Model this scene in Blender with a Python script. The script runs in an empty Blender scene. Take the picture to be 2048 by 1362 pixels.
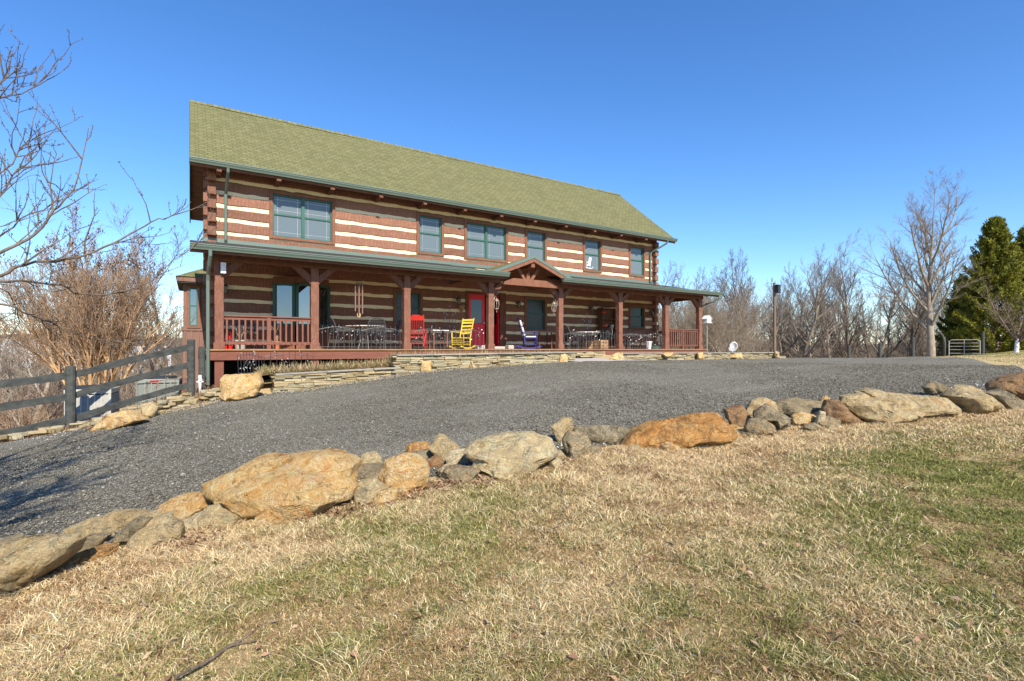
import bpy, bmesh, math, random
import numpy as np
from mathutils import Vector, Matrix, noise as mnoise
SC = bpy.context.scene
COL = SC.collection
R = math.radians
rnd = random.Random(7)
NP = np.random.default_rng(11)

# ------------------------------------------------------------------ camera frame
YAW = R(32.2)
F, CX, HY = 1023.0, 1024.0, 698.0
FW = Vector((math.sin(YAW), math.cos(YAW), 0)); RT = Vector((math.cos(YAW), -math.sin(YAW), 0))
def at_d(x, y, d):
    v = FW*d + RT*((x-CX)/F*d); v.z = -(y-HY)/F*d
    return v
def at_Y(x, y, Y):
    u = (x-CX)/F
    return at_d(x, y, Y/(FW.y+RT.y*u))

# ------------------------------------------------------------------ terrain
CTRL = [(-1,4.4,-1.52),(2.2,4.15,-1.2),(5.4,3.6,-1.0),(9.65,2.2,-.72),(0,0,-1.42),(-2.5,1,-1.62),(3,-2,-1.25),(6,-2,-1.0),
 (12,1.5,-.6),(15.2,3.4,-.44),(18,3.0,-.32),(22,5.2,-.3),(29,9,-.43),(30,6.6,-.12),(36,7,-.0),(25,5.2,-.2),(40,8,.05),
 (-2.75,12.1,-1.66),(-1.45,12.5,-1.5),(.6,13.4,-1.16),(1.6,13.4,-1.09),(5.6,13.4,-.66),(10.7,13.4,-.46),(15,13.4,-.46),(18,13.4,-.46),(25,13.4,-.46),
 (5.6,9,-.86),(1.5,9,-1.25),(10.5,8,-.58),(16,8,-.47),(22,9,-.46),(26,11,-.46),
 (-2,13.6,-1.62),(0,14.4,-1.1),(-1.85,14.7,-1.7),(-.6,15.8,-1.4),(-2.6,20.5,-2.1),(-5,17,-2.6),(-7,12,-2.4),(-6,8,-2.0),(-5,4,-1.75),(-12,10,-3.2),(-12,18,-5),(-8,28,-6),(-25,25,-10),(-20,5,-5),
 (1,17.5,-1.1),(10,17.5,-.7),(19,17.5,-.55),(10,24,-1.0),(20,24,-.8),(24,17,-.55),(30,15,-.56),(36.7,12.3,-.62),(34,17,-1.0),(30,22,-1.6),(38,24,-3),(25,30,-3),(10,35,-4),(50,20,-2.5),(50,10,-.6),(45,32,-5),(30,42,-6),(60,45,-8),(65,15,-2),
 (0,-8,-1.5),(8,-8,-.8),(20,-6,-.3),(-8,-6,-2.2),(35,-5,.2),(20,0,-.2)]
_C = np.array(CTRL, float)
def _phi(r2): return np.sqrt(r2+2.25)
_n = len(_C)
_A = np.zeros((_n+3,_n+3))
_A[:_n,:_n] = _phi(((_C[:,None,:2]-_C[None,:,:2])**2).sum(-1)) - 0.02*np.eye(_n)
_A[:_n,_n] = 1; _A[:_n,_n+1:] = _C[:,:2]; _A[_n,:_n] = 1; _A[_n+1:,:_n] = _C[:,:2].T
_W = np.linalg.solve(_A, np.concatenate([_C[:,2],[0,0,0]]))
def sstep(a,b,x):
    t = np.clip((x-a)/(b-a),0,1); return t*t*(3-2*t)
def terrain(X, Y):
    X = np.asarray(X,float); Y = np.asarray(Y,float)
    z = np.full(X.shape, _W[_n]) + _W[_n+1]*X + _W[_n+2]*Y
    for i in range(_n):
        z = z + _W[i]*_phi((X-_C[i,0])**2+(Y-_C[i,1])**2)
    rho = np.hypot(X,Y)
    ang = np.arctan2(RT.x*X+RT.y*Y, FW.x*X+FW.y*Y)
    H = 21 - 4*sstep(-.3,.6,ang) + 5*np.sin(ang*7) + 3*np.sin(ang*17+1)
    zf = -11 + sstep(220,1300,rho)*(H+11) - sstep(1400,3200,rho)*60
    w = sstep(42,85,rho)
    return np.clip(z,-14,3)*(1-w) + zf*w
def tz(x,y): return float(terrain(np.array([x]),np.array([y]))[0])
def hit(x, y, dmax=90):
    ds = np.linspace(1.2,dmax,3000)
    u = (x-CX)/F
    X = (FW.x+RT.x*u)*ds; Yv = (FW.y+RT.y*u)*ds; Z = -(y-HY)/F*ds
    b = np.nonzero(Z < terrain(X,Yv))[0]
    i = b[0] if len(b) else -1
    return Vector((X[i],Yv[i],Z[i])), float(ds[i])

def vnoise(X, Y, s, seed=0):
    """smooth value noise 0..1 on arrays"""
    x = np.asarray(X)*s; y = np.asarray(Y)*s
    xi = np.floor(x).astype(np.int64); yi = np.floor(y).astype(np.int64)
    fx = x-xi; fy = y-yi; fx = fx*fx*(3-2*fx); fy = fy*fy*(3-2*fy)
    def h(a,b):
        n = (a*374761393 + b*668265263 + seed*974711) & 0xffffffff
        n = ((n ^ (n>>13))*1274126177) & 0xffffffff
        return ((n ^ (n>>16)) & 0xffff)/65535.0
    return (h(xi,yi)*(1-fx)+h(xi+1,yi)*fx)*(1-fy)+(h(xi,yi+1)*(1-fx)+h(xi+1,yi+1)*fx)*fy

# ------------------------------------------------------------------ mesh builder
class MB:
    def __init__(s): s.v=[]; s.f=[]
    def add(s, vs, fs):
        o=len(s.v); s.v.extend([tuple(v) for v in vs]); s.f.extend([tuple(i+o for i in f) for f in fs]); return s
    def box(s, x0,x1,y0,y1,z0,z1):
        return s.add([(x0,y0,z0),(x1,y0,z0),(x1,y1,z0),(x0,y1,z0),(x0,y0,z1),(x1,y0,z1),(x1,y1,z1),(x0,y1,z1)],
          [(0,3,2,1),(4,5,6,7),(0,1,5,4),(1,2,6,5),(2,3,7,6),(3,0,4,7)])
    def bar(s, p0, p1, w, h, up=(0,0,1)):
        p0=Vector(p0);p1=Vector(p1);d=(p1-p0).normalized();upv=Vector(up)
        if abs(d.dot(upv))>.98: upv=Vector((0,1,0))
        a=d.cross(upv).normalized()*(w/2); b=a.cross(d).normalized()*(h/2)
        vs=[p+sa*a+sb*b for p in (p0,p1) for sa,sb in((-1,-1),(1,-1),(1,1),(-1,1))]
        return s.add(vs,[(0,1,2,3),(7,6,5,4),(0,4,5,1),(1,5,6,2),(2,6,7,3),(3,7,4,0)])
    def tube(s, pts, rad, n=6, cap=True):
        pts=[Vector(p) for p in pts]
        if not hasattr(rad,'__len__'): rad=[rad]*len(pts)
        vs=[];fs=[];prev=None
        for i,p in enumerate(pts):
            d=(pts[min(i+1,len(pts)-1)]-pts[max(i-1,0)])
            d=d.normalized() if d.length>1e-9 else Vector((0,0,1))
            if prev is None:
                a=d.orthogonal().normalized()
            else:
                a=prev-d*prev.dot(d)
                a=a.normalized() if a.length>1e-6 else d.orthogonal().normalized()
            prev=a; b=d.cross(a)
            for k in range(n):
                t=2*math.pi*k/n
                vs.append(p+(a*math.cos(t)+b*math.sin(t))*rad[i])
        for i in range(len(pts)-1):
            for k in range(n):
                k2=(k+1)%n; fs.append((i*n+k,i*n+k2,(i+1)*n+k2,(i+1)*n+k))
        if cap:
            fs.append(tuple(range(n-1,-1,-1))); m=(len(pts)-1)*n; fs.append(tuple(range(m,m+n)))
        return s.add(vs,fs)
    def prism(s, poly, axis, a, b):
        """poly of 2D points extruded along axis 'x','y','z' from a to b"""
        def mk(p,t):
            return {'x':(t,p[0],p[1]),'y':(p[0],t,p[1]),'z':(p[0],p[1],t)}[axis]
        n=len(poly); vs=[mk(p,a) for p in poly]+[mk(p,b) for p in poly]
        fs=[tuple(range(n)),tuple(range(2*n-1,n-1,-1))]+[(i,i+n,(i+1)%n+n,(i+1)%n) for i in range(n)]
        return s.add(vs,fs)
    def lathe(s, prof, n=16, c=(0,0,0)):
        vs=[];fs=[]
        for r,z in prof:
            for k in range(n):
                t=2*math.pi*k/n; vs.append((c[0]+r*math.cos(t),c[1]+r*math.sin(t),c[2]+z))
        m=len(prof)
        for i in range(m-1):
            for k in range(n):
                k2=(k+1)%n; fs.append((i*n+k,i*n+k2,(i+1)*n+k2,(i+1)*n+k))
        fs.append(tuple(range(n-1,-1,-1))); fs.append(tuple(range((m-1)*n,m*n)))
        return s.add(vs,fs)
    def xf(s, M):
        s.v=[tuple(M@Vector(v)) for v in s.v]; return s
    def merge(s, o): return s.add(o.v,o.f)
    def build(s, name, mat, parent=None, bevel=0, smooth=False, label=None):
        me=bpy.data.meshes.new(name); me.from_pydata(s.v,[],s.f)
        bm=bmesh.new(); bm.from_mesh(me); bmesh.ops.recalc_face_normals(bm,faces=bm.faces); bm.to_mesh(me); bm.free()
        return link(name,me,mat,parent,bevel,smooth,label)
def link(name, me, mat, parent=None, bevel=0, smooth=False, label=None):
    o=bpy.data.objects.new(name,me); COL.objects.link(o)
    if mat is not None: me.materials.append(mat)
    if parent is not None: o.parent=parent
    if smooth: me.polygons.foreach_set('use_smooth',[True]*len(me.polygons))
    if bevel:
        m=o.modifiers.new('Bevel','BEVEL'); m.width=bevel; m.segments=2; m.limit_method='ANGLE'; m.angle_limit=R(40)
    if label: o['label']=label
    return o
def np_mesh(name, V, Fc, k, mat, parent=None, col=None, smooth=False):
    """V (n,3); Fc (m,k) index array"""
    me=bpy.data.meshes.new(name); m=len(Fc)
    me.vertices.add(len(V)); me.vertices.foreach_set('co',np.ascontiguousarray(V,np.float32).ravel())
    me.loops.add(m*k); me.loops.foreach_set('vertex_index',np.ascontiguousarray(Fc,np.int32).ravel())
    me.polygons.add(m); me.polygons.foreach_set('loop_start',np.arange(0,m*k,k,dtype=np.int32))
    if col is not None:
        a=me.color_attributes.new('Col','FLOAT_COLOR','POINT')
        c=np.ones((len(V),4),np.float32); c[:,:3]=col; a.data.foreach_set('color',c.ravel())
    me.update(calc_edges=True); me.validate()
    return link(name,me,mat,parent,smooth=smooth)
def thing(name,label,cat,loc=(0,0,0),rz=0,group=None):
    o=bpy.data.objects.new(name,None); COL.objects.link(o); o.empty_display_size=.2
    o.location=loc; o.rotation_euler=(0,0,rz); return tag(o,label,cat,group)
def tag(o,label,cat,group=None,kind=None):
    o['label']=label; o['category']=cat
    if group: o['group']=group
    if kind: o['kind']=kind
    return o
def structure(o, label=None):
    o['kind']='structure'
    if label: o['label']=label
    return o
def dup(root, loc, rz=None, label=None, scale=None):
    r=root.copy(); COL.objects.link(r); r.location=loc
    if rz is not None: r.rotation_euler=(0,0,rz)
    if scale is not None: r.scale=scale if hasattr(scale,'__len__') else (scale,)*3
    if label: r['label']=label
    def rec(a,b):
        for ch in list(a.children):
            c=ch.copy(); COL.objects.link(c); c.parent=b; rec(ch,c)
    rec(root,r); return r

# ------------------------------------------------------------------ materials
class NT:
    def __init__(s,name):
        s.m=bpy.data.materials.new(name); s.m.use_nodes=True; s.t=s.m.node_tree; s.n=s.t.nodes
        s.b=s.n['Principled BSDF']; s.tc=None
    def new(s,typ,**kw):
        n=s.n.new(typ)
        for k,v in kw.items(): setattr(n,k,v)
        return n
    def l(s,a,b): s.t.links.new(a,b)
    def coord(s,scale=(1,1,1),rot=(0,0,0),kind='Object'):
        tc=s.new('ShaderNodeTexCoord'); mp=s.new('ShaderNodeMapping')
        mp.inputs['Scale'].default_value=scale; mp.inputs['Rotation'].default_value=rot
        s.l(tc.outputs[kind],mp.inputs['Vector']); return mp.outputs['Vector']
    def noise(s,vec,scale,detail=6,rough=.6,dist=0):
        n=s.new('ShaderNodeTexNoise'); n.inputs['Scale'].default_value=scale; n.inputs['Detail'].default_value=detail
        n.inputs['Roughness'].default_value=rough; n.inputs['Distortion'].default_value=dist
        s.l(vec,n.inputs['Vector']); return n.outputs['Fac']
    def vor(s,vec,scale,feature='F1',out='Distance',rand=1):
        n=s.new('ShaderNodeTexVoronoi'); n.feature=feature; n.inputs['Scale'].default_value=scale
        n.inputs['Randomness'].default_value=rand
        s.l(vec,n.inputs['Vector']); return n.outputs[out]
    def ramp(s,fac,stops,interp='LINEAR'):
        n=s.new('ShaderNodeValToRGB'); n.color_ramp.interpolation=interp; e=n.color_ramp.elements
        while len(e)>len(stops): e.remove(e[-1])
        while len(e)<len(stops): e.new(.5)
        for i,(p,c) in enumerate(stops):
            e[i].position=p; c=(c,)*3 if not hasattr(c,'__len__') else c; e[i].color=(*c,1)
        s.l(fac,n.inputs['Fac']); return n.outputs['Color']
    def mix(s,fac,a,b,mode='MIX'):
        n=s.new('ShaderNodeMix'); n.data_type='RGBA'; n.blend_type=mode
        for sock,v in ((n.inputs[0],fac),(n.inputs[6],a),(n.inputs[7],b)):
            if isinstance(v,(int,float)): sock.default_value=v
            elif hasattr(v,'__len__'): sock.default_value=(*v,1)
            else: s.l(v,sock)
        return n.outputs[2]
    def math(s,op,a,b=0,c=None):
        n=s.new('ShaderNodeMath'); n.operation=op
        for i,v in enumerate((a,b,c)):
            if v is None: continue
            if isinstance(v,(int,float)): n.inputs[i].default_value=v
            else: s.l(v,n.inputs[i])
        return n.outputs[0]
    def bump(s,h,strength=.5,dist=.02):
        n=s.new('ShaderNodeBump'); n.inputs['Strength'].default_value=strength; n.inputs['Distance'].default_value=dist
        s.l(h,n.inputs['Height']); s.l(n.outputs['Normal'],s.b.inputs['Normal']); return n
    def color(s,c):
        if hasattr(c,'__len__'): s.b.inputs['Base Color'].default_value=(*c,1)
        else: s.l(c,s.b.inputs['Base Color'])
    def set(s,rough=.8,metal=0,spec=.5):
        s.b.inputs['Roughness'].default_value=rough; s.b.inputs['Metallic'].default_value=metal
        s.b.inputs['Specular IOR Level'].default_value=spec; return s.m
    def island(s):
        return s.new('ShaderNodeNewGeometry').outputs['Random Per Island']
    def orand(s): return s.new('ShaderNodeObjectInfo').outputs['Random']

def m_wood(name, dark, light, scale=(1,1,1), bumpd=.01, spec=.25, rough=.75, island=False, adze=False):
    t=NT(name); v=t.coord(scale)
    n1=t.noise(v,6,7,.65); n2=t.noise(v,45,4,.6)
    c=t.ramp(n1,[(.3,dark),(.68,light)])
    c=t.mix(t.math('MULTIPLY',n2,.55),c,tuple(x*.45 for x in dark))
    if island:
        c=t.mix(.45,c,t.ramp(t.island(),[(0,tuple(x*.62 for x in light)),(1,tuple(min(1,x*1.35) for x in light))]),'MIX')
    t.color(c)
    h=t.math('ADD',n1,t.math('MULTIPLY',n2,.6))
    if adze:
        w=t.new('ShaderNodeTexWave'); w.bands_direction='X'; w.inputs['Scale'].default_value=3.2; w.inputs['Distortion'].default_value=9
        w.inputs['Detail'].default_value=3; w.inputs['Detail Scale'].default_value=2.0
        t.l(t.coord((1,1,.6)),w.inputs['Vector']); h=t.math('ADD',h,t.math('MULTIPLY',w.outputs['Fac'],.9))
        c2=t.mix(t.math('MULTIPLY',w.outputs['Fac'],.22),c,tuple(x*.5 for x in dark)); t.color(c2)
    t.bump(h,.7,bumpd); return t.set(rough,0,spec)
def m_plain(name,c,rough=.6,metal=0,var=.18,scale=20,bumpd=.002,spec=.4):
    t=NT(name); v=t.coord(); n=t.noise(v,scale,5,.6)
    t.color(t.mix(n,tuple(x*(1-var) for x in c),tuple(min(1,x*(1+var)) for x in c)))
    t.bump(n,.3,bumpd); return t.set(rough,metal,spec)
M={}
M['log']=m_wood('hewn_log_stain',(.175,.082,.052),(.325,.16,.103),(.35,1,1.6),.02,.15,.85,True,True)
M['beam']=m_wood('brown_beam_stain',(.14,.06,.036),(.25,.112,.069),(1,1,.5),.008,.2,.8)
M['post']=m_wood('red_brown_post',(.20,.088,.056),(.34,.16,.105),(1,1,.7),.012,.15,.85,False,True)
M['trim']=m_wood('brown_trim_stain',(.20,.085,.05),(.30,.135,.078),(1,1,.6),.004,.2,.75)
M['skirt']=m_wood('red_brown_board',(.19,.072,.047),(.27,.105,.07),(.5,1,3),.004,.2,.75)
M['deck']=m_wood('deck_board',(.28,.14,.06),(.45,.25,.11),(.4,3,1),.004,.2,.75)
M['rail']=m_wood('rail_paint',(.21,.085,.055),(.29,.125,.085),(1,1,1),.003,.2,.75)
M['soffit']=m_wood('soffit_board',(.14,.07,.04),(.24,.12,.07),(.5,2,1),.006,.2,.8)
M['gray_wood']=m_wood('weathered_siding',(.19,.105,.08),(.31,.18,.135),(4,4,.5),.006,.15,.85)
M['fence']=m_wood('dark_fence_board',(.045,.049,.044),(.125,.125,.11),(1,1,1.5),.008,.15,.9)
M['chink']=m_plain('cream_chinking',(.80,.68,.42),.9,0,.1,14,.006,.2)
M['green']=m_plain('green_painted_metal',(.12,.16,.125),.42,0,.12,3,.001,.5)
M['greenf']=m_plain('green_window_paint',(.03,.105,.075),.5,0,.15,5,.001,.4)
M['red_door']=m_plain('red_door_paint',(.74,.012,.022),.4,0,.1,4,.001,.5)
M['red']=m_plain('red_chair_paint',(.60,.035,.022),.45,0,.1,8,.001)
M['yellow']=m_plain('yellow_chair_paint',(.70,.51,.06),.6,0,.2,8,.001)
M['blue']=m_plain('navy_chair_paint',(.035,.035,.17),.5,0,.15,8,.001)
M['white']=m_plain('white_paint',(.78,.77,.74),.55,0,.06,6,.001)
M['cloth']=m_plain('white_cushion_cloth',(.72,.72,.72),.95,0,.15,9,.006,.1)
M['iron']=m_plain('dark_iron',(.075,.072,.07),.5,.7,.3,30,.001)
M['irong']=m_plain('grey_iron',(.13,.125,.12),.5,.5,.2,30,.001)
M['copper']=m_plain('copper_tube',(.52,.26,.17),.35,.85,.12,12,.001)
M['leafm']=m_plain('pale_metal_leaf',(.46,.44,.40),.4,.6,.2,20,.001)
M['lan']=m_plain('pale_bronze',(.45,.36,.28),.45,.6,.2,20,.001)
M['orange_wood']=m_wood('bright_pine',(.42,.19,.07),(.62,.33,.14),(3,1,1),.003,.3,.55)
M['crate']=m_wood('crate_wood',(.35,.2,.1),(.52,.33,.18),(2,2,4),.004,.2,.8)
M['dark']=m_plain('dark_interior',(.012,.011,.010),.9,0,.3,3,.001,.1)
M['ac']=m_plain('grey_ac_steel',(.46,.44,.39),.5,.1,.06,6,.001)
M['acdark']=m_plain('dark_ac_steel',(.03,.033,.035),.6,.1,.15,6,.001)
M['acgreen']=m_plain('grey_green_ac_steel',(.24,.26,.22),.5,.1,.06,6,.001)
M['pole']=m_wood('grey_pole_wood',(.16,.10,.07),(.30,.21,.15),(3,3,.4),.006,.15,.9)
M['dish']=m_plain('pale_dish',(.70,.70,.68),.5,0,.05,5,.001)
M['terracotta']=m_plain('terracotta',(.45,.17,.09),.85,0,.15,12,.003,.2)
M['redberry']=m_plain('red_decor',(.55,.05,.03),.6,0,.2,30,.004)
M['greenery']=m_plain('dull_green_decor',(.09,.13,.05),.8,0,.4,40,.01)
M['teal']=m_plain('teal_glaze',(.10,.22,.17),.35,0,.2,8,.002)
M['concrete']=m_plain('pale_cast_stone',(.45,.40,.35),.9,0,.15,15,.006,.2)
M['whitebark']=m_plain('whitewashed_bark',(.72,.70,.66),.9,0,.15,20,.01,.1)
M['litred']=m_plain('red_plastic',(.75,.02,.015),.4,0,.1,5,.001)
M['badge']=m_plain('red_badge',(.45,.02,.03),.5,0,.1,5,.001)

def m_glass(name,base,transp=.0,rough=.04,ior=2.2):
    t=NT(name); t.color(base); t.b.inputs['IOR'].default_value=ior; t.set(rough,0,.5)
    v=t.coord(); t.bump(t.noise(v,1.3,2,.5),.03,.05)
    if transp:
        tr=t.new('ShaderNodeBsdfTransparent'); tr.inputs['Color'].default_value=(.8,.88,.88,1)
        mx=t.new('ShaderNodeMixShader'); mx.inputs[0].default_value=transp
        t.l(t.b.outputs[0],mx.inputs[1]); t.l(tr.outputs[0],mx.inputs[2])
        t.l(mx.outputs[0],t.n['Material Output'].inputs['Surface'])
    return t.m
M['glass']=m_glass('screened_window_glass',(.17,.205,.21),.26,.10,1.6)
M['glass_door']=m_glass('door_glass',(.012,.015,.016),.0,.03,1.6)
M['glass_dark']=m_glass('screened_dark_glass',(.022,.024,.022),.0,.22,1.4)
M['glass_low']=m_glass('porch_window_glass',(.012,.017,.018),.0,.02,2.6)
M['lampglass']=m_glass('lantern_glass',(.25,.24,.2),.45,.05,1.6)
M['blind']=m_plain('pale_blind',(.72,.71,.68),.9,0,.05,8,.001,.1)

def m_shingle(name='olive_shingles',tint=(1,1,1)):
    t=NT(name)
    uv=t.new('ShaderNodeUVMap'); uv.uv_map='UVMap'
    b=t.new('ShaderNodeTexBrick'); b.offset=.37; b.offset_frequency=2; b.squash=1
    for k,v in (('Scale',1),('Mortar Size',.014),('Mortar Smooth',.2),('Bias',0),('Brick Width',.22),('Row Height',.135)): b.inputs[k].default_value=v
    b.inputs['Color1'].default_value=(.095,.095,.043,1); b.inputs['Color2'].default_value=(.215,.204,.102,1); b.inputs['Mortar'].default_value=(.05,.05,.022,1)  # dark joints between shingles, also painting in the overlap shadow of each course
    nz=t.new('ShaderNodeTexNoise'); nz.inputs['Scale'].default_value=2.2; t.l(uv.outputs[0],nz.inputs['Vector'])
    wv=t.new('ShaderNodeMix'); wv.data_type='VECTOR'; wv.inputs[0].default_value=.012
    t.l(uv.outputs[0],wv.inputs[4]); t.l(nz.outputs['Color'],wv.inputs[5]); t.l(wv.outputs[1],b.inputs['Vector'])
    # tooth shadow line at the lower edge of every course, and granules
    sx=t.new('ShaderNodeSeparateXYZ'); t.l(wv.outputs[1],sx.inputs[0])
    fr=t.math('FRACT',t.math('DIVIDE',sx.outputs['Y'],.135))
    n=t.noise(uv.outputs[0],.45,5,.6); g=t.noise(uv.outputs[0],60,3,.7)
    c=t.mix(.25,b.outputs['Color'],t.ramp(n,[(.3,(.105,.105,.046)),(.7,(.195,.18,.082))]))
    c=t.mix(t.math('MULTIPLY',g,.5),c,(.10,.10,.04)); c=t.mix(.22,c,t.ramp(g,[(.35,(.08,.08,.03)),(.65,(.5,.45,.2))]))
    if tint!=(1,1,1): c=t.mix(1.0,c,tint,'MULTIPLY')
    t.color(c)
    h=t.math('ADD',t.math('MULTIPLY',t.math('SUBTRACT',1,fr),1.0),t.math('MULTIPLY',g,.25))
    h=t.math('ADD',h,t.math('MULTIPLY',b.outputs['Fac'],-.5))
    t.bump(h,1.0,.02); return t.set(.95,0,.1)
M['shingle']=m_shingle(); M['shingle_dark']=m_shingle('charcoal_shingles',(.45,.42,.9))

def m_stone(name, cols, seedoff=0, scale=1.0):
    t=NT(name); tc=t.new('ShaderNodeTexCoord'); oi=t.new('ShaderNodeObjectInfo')
    ad=t.new('ShaderNodeVectorMath'); ad.operation='ADD'; cm=t.new('ShaderNodeCombineXYZ')
    mm=t.math('MULTIPLY',oi.outputs['Random'],37); t.l(mm,cm.inputs[0]); t.l(mm,cm.inputs[1])
    t.l(tc.outputs['Object'],ad.inputs[0]); t.l(cm.outputs[0],ad.inputs[1]); v=ad.outputs[0]
    n1=t.noise(v,3.0*scale,10,.68,1.2); n2=t.noise(v,9*scale,12,.8,1.1); n3=t.noise(v,90*scale,6,.8); 
    c=t.ramp(n1,[(.34,cols[0]),(.44,cols[1]),(.54,cols[2]),(.66,cols[3])])
    c=t.mix(t.ramp(n2,[(.50,0.0),(.60,.9)]),c,cols[4])
    c=t.mix(t.ramp(n3,[(.40,.62),(.58,0.0)]),c,tuple(x*.42 for x in cols[1])); c=t.mix(t.ramp(n3,[(.60,0),(.74,.55)]),c,tuple(min(.92,x*1.25+.06) for x in cols[2]))
    # crack and strata lines
    mp=t.new('ShaderNodeMapping'); mp.inputs['Scale'].default_value=(1,1,2.6); mp.inputs['Rotation'].default_value=(.5,.35,.2); t.l(v,mp.inputs[0])
    nd=t.new('ShaderNodeTexNoise'); nd.inputs['Scale'].default_value=3; nd.inputs['Detail'].default_value=5; t.l(mp.outputs[0],nd.inputs['Vector'])
    ck=t.math('ABSOLUTE',t.math('SUBTRACT',nd.outputs['Fac'],.5)); ck=t.ramp(ck,[(0.0,0.0),(.008,1.0)])
    vn=t.math('ABSOLUTE',t.math('SUBTRACT',t.noise(v,1.7*scale,7,.6,2.0),.52)); c=t.mix(t.ramp(vn,[(.0,.38),(.016,0.0)]),c,tuple(min(.9,x*1.35+.05) for x in cols[2]))
    c=t.mix(1.0,c,t.mix(.5,(1,1,1),ck),'MULTIPLY')
    t.color(c)
    h=t.math('ADD',t.math('MULTIPLY',n1,1.6),t.math('ADD',t.math('MULTIPLY',n2,.8),t.math('MULTIPLY',n3,.3)))
    h=t.math('ADD',h,t.math('MULTIPLY',ck,.12)); t.bump(h,1.0,.07); return t.set(.92,0,.15)
M['st_orange']=m_stone('orange_sandstone',[(.42,.20,.06),(.78,.44,.15),(.85,.58,.26),(.70,.27,.08),(.86,.72,.44)])
M['st_tan']=m_stone('tan_sandstone',[(.34,.21,.09),(.64,.45,.21),(.76,.58,.32),(.58,.31,.11),(.36,.32,.20)])
M['st_grey']=m_stone('grey_fieldstone',[(0.181,0.142,0.081),(0.361,0.285,0.163),(0.506,0.387,0.220),(0.577,0.336,0.130),(0.265,0.224,0.139)])
M['st_slab']=m_stone('greenish_grey_slate',[(0.145,0.122,0.074),(0.313,0.254,0.151),(0.529,0.418,0.252),(0.626,0.407,0.187),(0.205,0.173,0.110)])
M['st_brown']=m_stone('brown_fieldstone',[(.17,.09,.04),(.38,.21,.095),(.50,.31,.15),(.34,.15,.055),(.22,.18,.12)])
M['st_pale']=m_stone('pale_quartz_stone',[(.52,.36,.17),(.80,.62,.35),(.88,.74,.48),(.68,.42,.17),(.48,.38,.22)])
M['st_gold']=m_stone('golden_tan_stone',[(.42,.29,.12),(.72,.53,.27),(.80,.63,.36),(.60,.39,.16),(.46,.41,.29)])
M['st_rust']=m_stone('rusty_orange_stone',[(.28,.12,.035),(.66,.31,.085),(.78,.44,.16),(.46,.18,.05),(.32,.21,.10)])
def m_flag():
    t=NT('stacked_flagstone'); i=t.island(); v=t.coord()
    c=t.ramp(i,[(0,(.30,.23,.12)),(.2,(.48,.39,.21)),(.4,(.34,.31,.21)),(.6,(.55,.45,.27)),(.8,(.40,.29,.15)),(1,(.50,.45,.31))])
    n=t.noise(v,12,6,.65); n2=t.noise(v,60,4,.7)
    c=t.mix(t.math('MULTIPLY',n,.55),c,(.12,.10,.06)); t.color(c)
    t.bump(t.math('ADD',n,t.math('MULTIPLY',n2,.4)),.9,.02); return t.set(.92,0,.15)
M['flag']=m_flag()
def m_cap():
    t=NT('flagstone_cap'); v=t.coord(); n=t.noise(v,5,7,.65); i=t.island()
    c=t.ramp(n,[(.3,(.17,.16,.13)),(.7,(.36,.33,.27))]); c=t.mix(.4,c,t.ramp(i,[(0,(.2,.19,.16)),(1,(.42,.37,.28))]))
    t.color(c); t.bump(n,.7,.015); return t.set(.9,0,.2)
M['cap']=m_cap()

def m_ground():
    t=NT('winter_turf'); v=t.coord()
    n1=t.noise(v,.35,6,.6); n2=t.noise(v,3.5,6,.65); n3=t.noise(v,70,6,.8); n4=t.noise(v,.05,5,.6)
    straw=t.ramp(n3,[(.3,(.30,.20,.095)),(.5,(.56,.41,.20)),(.72,(.74,.58,.32))])
    grn=t.ramp(n3,[(.3,(.14,.14,.045)),(.7,(.34,.32,.11))])
    near=t.mix(t.ramp(t.math('ADD',t.math('MULTIPLY',n1,.6),t.math('MULTIPLY',n2,.4)),[(.50,0),(.66,.6)]),straw,grn)
    far=t.ramp(t.noise(v,.03,8,.7),[(.3,(.07,.052,.035)),(.5,(.14,.10,.065)),(.7,(.20,.155,.10))])
    g=t.new('ShaderNodeNewGeometry'); ln=t.new('ShaderNodeVectorMath'); ln.operation='LENGTH'; t.l(g.outputs['Position'],ln.inputs[0])
    mr=t.new('ShaderNodeMapRange'); mr.inputs['From Min'].default_value=38; mr.inputs['From Max'].default_value=70; t.l(ln.outputs['Value'],mr.inputs['Value'])
    t.color(t.mix(mr.outputs[0],near,far)); t.bump(t.math('ADD',n3,n2),.8,.03); return t.set(1,0,.05)
M['ground']=m_ground()
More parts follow.
